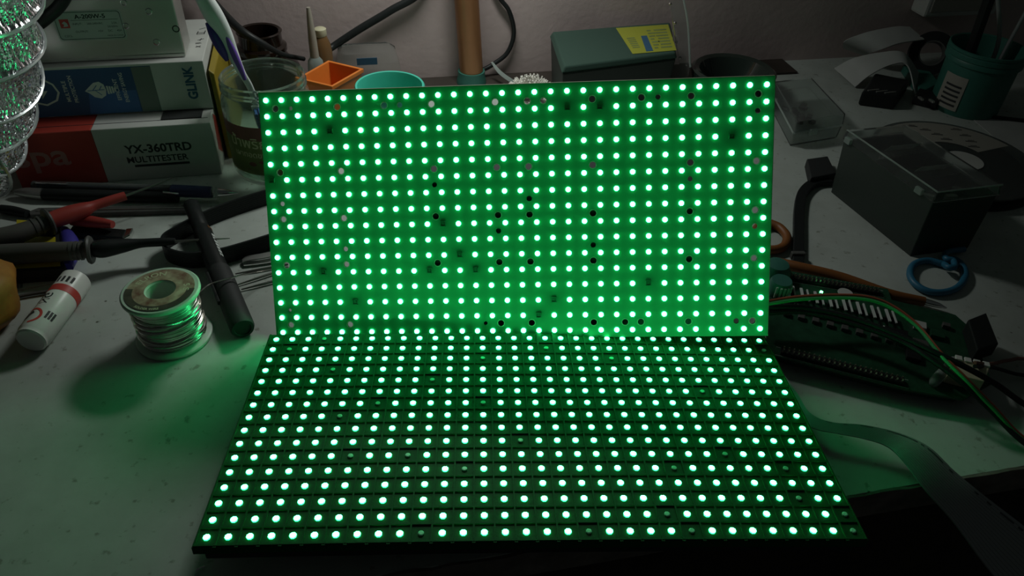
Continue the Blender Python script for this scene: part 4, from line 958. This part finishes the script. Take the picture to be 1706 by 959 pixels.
# component reel with a printed label
rc_ = on(P(1578, 275, 10), 8)
RR = 74.0
reel = thing('component_reel', 'smoky plastic component reel with a printed label behind the parts box', 'reel', on(rc_, 0))
rc_ = on(P(1590, 262, 12), 0)
rc_ = np.array([rc_[0], max(rc_[1], 330), 0])
MB().lathe([(14, 0), (RR, 0), (RR, 1.4), (14, 1.4), (14, 0)], rc_, seg=72).build('flange', M['smoke'], reel, smooth=True)
MB().lathe([(14, 10.6), (RR, 10.6), (RR, 12), (14, 12), (14, 10.6)], rc_, seg=72).build('flange', M['smoke'], reel, smooth=True)
MB().lathe([(30, 1.4), (60, 1.4), (60, 10.6), (30, 10.6), (30, 1.4)], rc_, seg=56).build('wound_tape', M['black'], reel, smooth=True)
mb = MB(); a1_, a2_ = math.radians(20), math.radians(205); nn = 40
pts = [rc_ + np.array([q * math.cos(a_), q * math.sin(a_), 12.15]) for q, rng in ((70, np.linspace(a1_, a2_, nn)), (30, np.linspace(a2_, a1_, nn))) for a_ in rng]
for i in range(nn - 1): mb.add([pts[i], pts[i+1], pts[2*nn-2-i], pts[2*nn-1-i]], [(0,1,2,3)])
mb.build('printed_label', M['reel_label'], reel)
mb = MB(); rr = random.Random(8)
for row in range(4):
    for k in range(4):
        a_ = math.radians(35 + 40*k + 9*row); q = 36 + 9*row; p_ = rc_ + np.array([q*math.cos(a_), q*math.sin(a_), 12.3])
        if math.degrees(a_) < 190: mb.box(p_, (11, 1.3, .1), frame(EZ, (1, -.12, 0))); mb.box(p_ + [1, 2.4, 0], (6, .8, .1), frame(EZ, (1, -.12, 0)))
mb.build('label_print', M['ink'], reel)
MB().lathe([(0, 12.2), (17, 12.2), (17, 12.7), (0, 12.7)], rc_ + [6, -6, 0], seg=36).build('hub_label', M['grey_card'], reel, smooth=True)
tag(MB().extrude([on(P(u, v), .2) for u, v in ((1600, 182), (1730, 205), (1740, 270), (1680, 250))], (0, 0, .6)).build('paper_sheet', M['white_paper']), 'grey paper sheet on the bench below the teal tin', 'paper')
tag(MB().tube([P(1585, 178, 3), P(1640, 192, 3), P(1720, 202, 3)], 1.8, 8).build('black_lead', M['black'], smooth=True), 'black lead lying in front of the teal tin', 'cable')
gx = PT(1545, 10, 500)
gbx = thing('pale_wall_box', 'pale grey box on the wall in the dark top right corner', 'box', BW(*( (gx + EX*30) @ EX, 505, PT(1545, 26, 505)[2])))
zw = PT(1530, 25, 500)[2]; sw = PT(1530, 25, 500) @ EX
MB().box(BW(sw + 48, 504, zw + 40), (96, 26, 80), Rb, 3).build('housing', M['grey_card'], gbx)
MB().box(BW(sw + 48, 490.6, zw + 36), (84, 1.4, 60), Rb, .5).build('cover', M['reel_label'], gbx)

# ------------------------------------------------------------------ left side tools
def stick(name, label, cat, segs):
    root = thing(name, label, cat, on(segs[0][1][0], 0))
    for nm, pts, r, m in segs: MB().tube([np.asarray(p_) for p_ in pts], r, 14, smooth=len(pts) > 2, n=5).build(nm, M[m], root, smooth=True)
    return root
stick('ballpoint_pen', 'clear ballpoint pen with navy grip in front of the cartons', 'pen', [
    ('barrel', [P(56, 309, 9), P(288, 316, 9)], 4.0, 'smoke'), ('ink_tube', [P(62, 309, 9), P(286, 316, 9)], 1.6, 'grip_navy'), ('grip', [P(287, 317, 9), P(320, 319, 9), P(354, 320, 9)], [4.9, 5.1, 4.7], 'grip_navy'),
    ('clear_nose', [P(354, 320, 9), P(366, 321, 9)], [4.6, 3.9], 'clear'), ('cone_tip', [P(364, 321, 9), P(380, 321, 8.6), P(397, 321, 8)], [3.8, 2.6, .5], 'chrome'), ('cap_clip', [P(60, 304, 13), P(112, 306, 13.4)], 1.1, 'chrome')])
stick('black_pen', 'dark slim pen with shiny metal end beside the ballpoint', 'pen', [
    ('metal_end', [P(26, 320, 5), P(46, 321, 5.2), P(74, 323, 5.5)], [2.2, 4.4, 4.8], 'steel'), ('barrel', [P(72, 323, 5.4), P(180, 326, 5), P(296, 328, 5)], [4.9, 4.9, 4.6], 'black'), ('end_clip', [P(272, 320, 10), P(298, 323, 9.6)], .9, 'chrome')])
fl_ = thing('flat_file', 'dark flat metal file lying across the bench behind the probes', 'file', on(P(180, 350), 0))
MB().extrude([on(P(u, v, 4), .2) for u, v in ((48, 352), (64, 346), (310, 341), (314, 350), (50, 358))], (0, 0, 4)).build('blade', M['dark_grey'], fl_, bevel=.5)
MB().tube([P(60, 351, 4.6), P(312, 346, 4.6)], .45, 6, smooth=False).build('bright_edge', M['steel'], fl_)
tag(MB().tube([P(2, 348, 4), P(24, 351, 4), P(46, 356, 4)], [3.6, 3.8, 3.2], 12).build('short_rod', M['black'], smooth=True), 'short black rod end beside the foil duct', 'rod')
# cutter knife end
kn = thing('cutter_knife', 'dark cutter knife with a bright metal end lying under the red probe', 'knife', on(P(170, 388), 0))
MB().extrude([on(P(u, v, 5), .2) for u, v in ((112, 388), (205, 396), (212, 382), (122, 374))], (0, 0, 5)).build('handle', M['black'], kn, bevel=1)
MB().extrude([on(P(u, v, 5), .4) for u, v in ((204, 397), (217, 390), (222, 379), (210, 380))], (0, 0, 4.6)).build('metal_end', M['chrome'], kn, bevel=.8)
# glue pack with yellow print
pk2 = thing('yellow_pack', 'yellow and blue printed pack lying under the probes', 'packet', on(P(70, 420), 0))
zk = 11.0
tq = [P(20, 454, zk), P(108, 448, zk), P(104, 372, zk), P(28, 366, zk)]
MB().extrude([on(q, .2) for q in tq], (0, 0, zk - .2)).build('pack_body', M['black_matte'], pk2, bevel=1)
def tqf(a_, b_): return (tq[0]*(1-a_) + tq[1]*a_)*(1-b_) + (tq[3]*(1-a_) + tq[2]*a_)*b_ + EZ * .15
for (a0_, a1_, b0_, b1_) in ((.0, .78, .80, 1.0), (.2, .84, .47, .68), (.02, .92, .06, .2)):
    MB().add([tqf(a0_, b0_), tqf(a1_, b0_), tqf(a1_, b1_), tqf(a0_, b1_)], [(0,1,2,3)]).build('yellow_print', M['pack_yellow'], pk2)
MB().tube([P(106, 384, 7), P(115, 400, 8), P(118, 420, 8), P(112, 446, 7)], [4, 6, 6, 4], 12).build('blue_end', M['pack_blue'], pk2, smooth=True)
fq = [on(tq[0], 0.3), on(tq[1], 0.3), on(tq[1], zk - .4), on(tq[0], zk - .4)]; fn_ = unit(np.cross(tq[1] - tq[0], EZ)); 
sq_ = [P(14, 486, .4), P(108, 470, .4), P(108, 455, 6), P(14, 466, 6)]
fl2 = thing('white_carton', 'white card flap with a barcode in front of the yellow pack', 'card', on(sq_[0], 0))
MB().extrude([on(P(u, v, .5), .1) for u, v in ((-5, 490), (100, 470), (104, 455), (-5, 470))], (0, 0, 1.0)).build('card', M['white_paper'], fl2)
mb = MB(); rr = random.Random(5); a_ = 18.0
while a_ < 36:
    w_ = rr.choice([.6, .9, 1.4]); mb.add([P(a_, 486 - .19*a_, 1.25), P(a_ + w_, 486 - .19*(a_+w_), 1.25), P(a_ + w_ + .5, 470 - .15*a_, 1.25), P(a_ + .5, 470 - .15*a_, 1.25)], [(0,1,2,3)]); a_ += w_ + rr.choice([.7, 1.1])
mb.build('barcode', M['ink'], fl2)

# test probes
red = thing('red_test_probe', 'red tipped multimeter test probe lying over the yellow pack', 'test probe', on(P(100, 370), 0))
MB().tube([P(-66, 410, 20.5), P(-30, 402, 21), P(20, 392, 21), P(58, 379, 21), P(76, 371, 21)], [5.5, 7.2, 7.2, 6.4, 6.0], 18).build('handle', M['probe_grey'], red, smooth=True)
_dr = unit(P(142, 350, 19) - P(60, 378, 21))
MB().lathe([(4, -1.3), (10, -1.3), (10.6, 0), (10, 1.3), (4, 1.3), (4, -1.3)], P(81, 369, 21), frame(_dr), 24).build('finger_guard', M['dark_grey'], red, smooth=True)
for k in range(2): MB().lathe([(5, -.8), (7.1, -.8), (7.1, .8), (5, .8), (5, -.8)], P(57 + 10*k, 379 - 4*k, 21), frame(_dr), 20).build('grip_rib', M['dark_grey'], red, smooth=True)
MB().tube([P(83, 368, 21), P(112, 358, 20.5), P(140, 349, 20), P(158, 342, 20), P(186, 333, 20), P(209, 326, 20)], [6.2, 6.6, 5.6, 3.8, 3.6, 3.4], 18).build('red_sleeve', M['probe_red'], red, smooth=True)
MB().tube([P(208, 326, 20), P(250, 311, 21), P(289, 295, 22)], [1.0, .9, .3], 8).build('needle', M['needle'], red, smooth=True)
tag(MB().tube([P(120, 366, 11), P(150, 369, 11), P(176, 372, 11), P(188, 374, 11)], [4.4, 4.6, 3.6, 2.8], 14).build('red_probe_cap', M['probe_red'], smooth=True), 'loose red tapered probe cap beneath the red test probe', 'probe cap')
blk = thing('black_test_probe', 'black tipped multimeter test probe pointing at the marker pen', 'test probe', on(P(150, 420), 0))
MB().tube([P(-140, 430, 18), P(-30, 426, 19), P(40, 422, 19), P(118, 418, 19), P(146, 416, 19)], [5.5, 7.4, 7.4, 6.8, 5.6], 18).build('handle', M['probe_grey'], blk, smooth=True)
_db = unit(P(280, 403, 15) - P(60, 421, 19))
MB().lathe([(4, -1.4), (9.6, -1.4), (10.4, 0), (9.6, 1.4), (4, 1.4), (4, -1.4)], P(150, 416, 19), frame(_db), 24).build('finger_guard', M['dark_grey'], blk, smooth=True)
for k in range(3): MB().lathe([(5, -.8), (7.0, -.8), (7.0, .8), (5, .8), (5, -.8)], P(120 + 8*k, 418 - .5*k, 19), frame(_db), 20).build('grip_rib', M['dark_grey'], blk, smooth=True)
MB().tube([P(156, 415, 19), P(172, 414, 18.5), P(205, 409, 17.5), P(235, 405, 17), P(270, 403, 16.5), P(292, 402, 16)], [5.8, 6.6, 5.2, 3.4, 3.2, 2.6], 18).build('black_sleeve', M['black'], blk, smooth=True)
MB().tube([P(290, 402, 16), P(340, 399, 15.5), P(383, 397, 15)], [.95, .85, .3], 8).build('needle', M['needle'], blk, smooth=True)
tag(MB().tube([P(-20, 506, 2), P(40, 492, 2), P(95, 483, 2)], 1.3, 8).build('thin_rod', M['dark_grey'], smooth=True), 'thin dark rod on the bench above the white marker tube', 'rod')

# orange lumpy thing at the left edge
oo = on(P(-32, 505, 20), 0)
mb = MB(); vs = []; fs = []; NU, NV = 26, 16
for j in range(NV + 1):
    th_ = math.pi * j / NV
    for i in range(NU):
        ph_ = 2*math.pi*i/NU; r_ = 1 + .07*math.sin(5*ph_ + 1) + .05*math.sin(7*th_ + 2*ph_) ; vs.append(oo + [19*r_*math.sin(th_)*math.cos(ph_), 34*r_*math.sin(th_)*math.sin(ph_), max(0.2, 22 - 24*r_*math.cos(th_))])
for j in range(NV):
    for i in range(NU): fs.append((j*NU+i, j*NU+(i+1) % NU, (j+1)*NU+(i+1) % NU, (j+1)*NU+i))
tag(mb.add(vs, fs).build('orange_bundle', M['fruit_orange'], smooth=True), 'orange lumpy bundle at the left edge of the bench', 'bundle')

# white marker tube with red band
g0, g1 = P(52, 566, 10), P(128, 466, 10); GL = np.linalg.norm(g1 - g0); gd = unit(g1 - g0)
GRD = 10.2
gl = thing('white_marker_tube', 'white plastic tube with a red band lying on the bench at left', 'tube', on((g0 + g1) / 2, 0))
gR = frame(gd, EZ)
MB().lathe([(0, -1), (8.4, -1), (9.4, 0), (9.6, 3), (GRD, 4), (GRD, GL*.63)], g0, gR, 36).build('tube_body', M['white'], gl, smooth=True)
MB().lathe([(GRD, GL*.63), (GRD + .15, GL*.63), (GRD + .15, GL*.73), (GRD, GL*.73)], g0, gR, 36).build('red_band', M['ink_red'], gl, smooth=True)
MB().lathe([(GRD, GL*.73), (GRD, GL - 1.5), (GRD - 1.2, GL), (0, GL)], g0, gR, 36).build('cap', M['white'], gl, smooth=True)
# gR x axis = up; angle a measured from up toward gR y
def tub(x, y, lift=.15):      # x along the tube, y around (mm from the top line, + = toward viewer right)
    a_ = y / GRD; return g0 + gd * x + gR @ np.array([(GRD + lift) * math.cos(a_), -(GRD + lift) * math.sin(a_), 0])
mb = MB()
put_text(mb, 'NG', 7.5, lambda x, y: tub(24 + x, 4.4 - y), bold=.12); put_text(mb, 'UR', 7.5, lambda x, y: tub(27 + x, 10 - y), bold=.12)
for k in range(3): put_text(mb, 'iiiliillliliiil', 2.0, lambda x, y, k=k: tub(12 + x, -9.4 + 2.1*k - y), bold=.08)
for k in range(5): put_text(mb, 'liiillilliii', 2.2, lambda x, y, k=k: tub(GL*.77 + x, -5 + 3.1*k - y), bold=.1)
mb.build('lettering', M['ink'], gl)
mb = MB()
for k in range(16):
    a0_, a1_ = math.radians(-60 + 14*k), math.radians(-60 + 14*(k+1))
    mb.add([tub(12.5 + r_ * math.cos(t_), 4.0 - r_ * math.sin(t_)) for r_, t_ in ((7.6, a0_), (7.6, a1_), (6.0, a1_), (6.0, a0_))], [(0,1,2,3)])
mb.build('red_arc', M['ink_red'], gl)
mb = MB(); mb.add([tub(12.5 + x, 5.0 + y, .2) for x, y in ((-3, 3), (-1, 3.6), (3, 2.6), (5, -1), (2.6, -3), (.6, -1), (-2, -.5), (-3.6, 1))], [tuple(range(8))]); mb.build('emblem', M['ink'], gl)

# solder spool
sb = np.array([-229.0, 98.0, 0.0]); SH = 40.0
spl = thing('solder_spool', 'spool of solder wire with a worn round label standing on the bench', 'spool', sb)
FR = 24.0
MB().lathe([(0, .2), (FR - 1, .2), (FR, 1), (FR, 2.4), (FR - 1, 3.2), (9, 3.4), (9, SH - 3.4), (FR - 1, SH - 3.2), (FR, SH - 2.2), (FR, SH - .8), (FR - 1, SH), (9.4, SH), (8.6, SH - 1), (8.4, 6), (0, 6)], sb, seg=64).build('reel', M['spool'], spl, smooth=True)
mb = MB(); rr = random.Random(6)
ZT0, ZT1 = 3.8, SH - 3.8; hp = []; turns = 22
for lay_, rad in ((0, 19.6),):
    for i in range(turns * 30 + 1):
        a_ = 2*math.pi*i/30; z_ = ZT0 + (ZT1 - ZT0) * i / (turns * 30); hp.append(sb + [rad * math.cos(a_), rad * math.sin(a_), z_ + .25 * math.sin(a_ * .37)])
MB().tube(hp, .95, 6, smooth=False).build('wound_wire', M['solder'], spl, smooth=True)
MB().lathe([(19.2, ZT0), (19.2, ZT1)], sb, seg=48).build('wound_core', M['solder'], spl, smooth=True)
for k, (za, zb) in enumerate(((9, 14), (13, 8), (19, 25), (24, 28), (30, 24))):
    pts = [sb + [20.8 * math.cos(a_), 20.8 * math.sin(a_), za + (zb - za) * (a_ + 2.6) / 3.0] for a_ in np.linspace(-2.9, .5, 14)]
    MB().tube(pts, .8, 6, n=3).build('loose_turn', M['solder'], spl, smooth=True)
MB().tube([sb + [20.5*math.cos(a_), 20.5*math.sin(a_), z_] for a_, z_ in ((-2.2, 33),)] + [P(225, 508, 30), P(223, 520, 27), P(230, 527, 25), P(236, 520, 27)], .8, 6).build('loose_turn', M['solder'], spl, smooth=True)
lab = MB().lathe([(9.6, SH + .1), (20.8, SH + .1), (20.8, SH + .3), (9.6, SH + .3), (9.6, SH + .1)], sb, seg=56).build('round_label', M['spool_label'], spl, smooth=True)
mb = MB()
for k in range(46):
    a0_, a1_ = math.radians(180 + 4*k), math.radians(184 + 4*k)
    if k < 46: mb.add([sb + [r_*math.cos(t_), r_*math.sin(t_), SH + .36] for r_, t_ in ((21.2, a0_), (21.2, a1_), (16.6, a1_), (16.6, a0_))], [(0,1,2,3)])
mb.build('dark_rim_print', M['spool_dark'], lab)
def arc_text(mb, t, size, r_, a_mid, z_):
    L_ = len(t) * size * .62
    put_text(mb, t, size, lambda x, y: sb + [(r_ + y) * math.cos(a_mid - x / r_), (r_ + y) * math.sin(a_mid - x / r_), z_], align='CENTER', bold=.1)
def arc_text_in(mb, t, size, r_, a_mid, z_):
    put_text(mb, t, size, lambda x, y: sb + [(r_ - y) * math.cos(a_mid + x / r_), (r_ - y) * math.sin(a_mid + x / r_), z_], align='CENTER', bold=.06)
mb = MB(); arc_text(mb, 'ELRON', 5.6, 14.2, math.radians(128), SH + .4); arc_text_in(mb, 'SOLDER WIRE', 2.6, 20.2, math.radians(262), SH + .45); arc_text(mb, '5 S', 5.2, 14.2, math.radians(10), SH + .4)
mb.build('lettering', M['cream'], lab)
# free wire end running over the marker
tag(MB().tube([sb + [21, 6, 33], P(350, 473, 24), P(385, 463, 19), P(405, 457, 17), P(440, 450, 10), P(480, 445, 5)], .6, 6).build('solder_strand', M['solder'], smooth=True), 'thin solder strand stretched from the spool over the black marker', 'solder wire')

# black marker pen
m0, m1 = P(318, 340, 13), P(405, 548, 8); md_ = unit(m1 - m0); ML = np.linalg.norm(m1 - m0)
mk = thing('black_marker', 'black marker pen lying aslant beside the solder spool', 'marker', on((m0 + m1) / 2, 0))
mR = frame(md_, EZ)
MB().lathe([(0, 0), (5.2, 0), (5.8, 1), (6.0, ML*.22), (5.7, ML*.225), (5.9, ML*.24), (7.0, ML*.27), (7.3, ML*.58)], m0, mR, 28).build('barrel', M['black'], mk, smooth=True)
MB().lathe([(7.3, ML*.58), (8.0, ML*.585), (8.2, ML*.62), (8.0, ML - 2), (7.2, ML), (5.5, ML), (5.2, ML - .8), (0, ML - .8)], m0, mR, 28).build('cap', M['black_matte'], mk, smooth=True)
def mkf(x, y, rad, lift=.15):
    a_ = y / rad; return m0 + md_ * x + mR @ np.array([(rad + lift) * math.cos(a_), (rad + lift) * math.sin(a_), 0])
sgy = 1 if (mR[:, 1] @ np.array([1, 0, 0])) > 0 else -1
clp = MB(); cx0 = m0 + md_ * (ML*.6) + mR @ np.array([3, -sgy * 8.0, 0]); cx1 = m0 + md_ * (ML*.82) + mR @ np.array([3, -sgy * 8.4, 0])
clp.box((cx0 + cx1) / 2, (3.4, 2.0, np.linalg.norm(cx1 - cx0)), frame(md_, EZ), .5).build('clip', M['black'], mk)
mb = MB()
for x0 in (ML*.255, ML*.5):
    mb.add([mkf(x0, sgy*5.0, 7.0), mkf(x0 + 4.5, sgy*5.4, 7.0), mkf(x0 + 4, sgy*9.5, 7.0), mkf(x0 + 1, sgy*9, 7.0)], [(0,1,2,3)])
mb.build('orange_mark', M['tool_orange'], mk)
mb = MB(); put_text(mb, 'MARKER', 5.2, lambda x, y: mkf(ML*.34 + x, sgy*(8.8 - y), 7.2), bold=.12); 
mb = MB(); 
for k in range(7): 
    x0 = ML*.33 + 4.3*k; mb.add([mkf(x0, sgy*5.2, 7.2), mkf(x0 + 3.2, sgy*5.2, 7.2), mkf(x0 + 3.2, sgy*8.2, 7.2), mkf(x0, sgy*8.2, 7.2)], [(0,1,2,3)])
mb.build('white_print', M['ink_pale'], mk)

# flat black multi-core cable standing on edge in a loop
fc = thing('flat_black_cable', 'flat black multicore cable looped on its edge behind the marker', 'cable', on(P(340, 420), 0))
base = [P(500, 322), P(455, 338), P(400, 356), P(345, 378), P(300, 402), P(278, 418), P(283, 436), P(320, 446), P(370, 440), P(420, 426), P(470, 410), P(510, 398)]
base = [on(q, .4) for q in base]
bs = catmull(base, 6)
for k in range(8):
    MB().strip([p_ + [0, 0, 1.75*k] for p_ in bs], [p_ + [0, 0, 1.75*k + 1.6] for p_ in bs], 1.5, 1).build('core', M['black'], fc, smooth=True)

# tweezers and pins by the left edge of the upright board
tw = thing('tweezers', 'steel tweezers half hidden by the left edge of the upright board', 'tweezers', on(P(440, 440), 0))
MB().strip([P(404, 432, 3), P(412, 427, 3.5), P(440, 422, 4), P(480, 414, 4)], [P(404, 437, 3), P(414, 434, 3.5), P(440, 430, 4), P(480, 422, 4)], 1.0).build('arm', M['steel'], tw, smooth=True)
MB().strip([P(404, 438, 2), P(414, 438, 2), P(440, 434, 2), P(480, 427, 2)], [P(406, 442, 2), P(416, 441, 2), P(440, 438, 2), P(480, 431, 2)], 1.0).build('arm', M['chrome'], tw, smooth=True)
for k, (u0, v0, u1, v1) in enumerate(((392, 456, 480, 440), (396, 474, 480, 446), (402, 482, 480, 462))):
    tag(MB().tube([P(u0, v0, 1.4), P((u0+u1)/2, (v0+v1)/2, 1.8), P(u1, v1, 1.6)], [.5, .9, .9], 8).build('steel_pick', M['needle'], smooth=True), ('upper', 'middle', 'lowest')[k] + ' of three thin steel picks poking out under the marker', 'pick', 'steel picks')
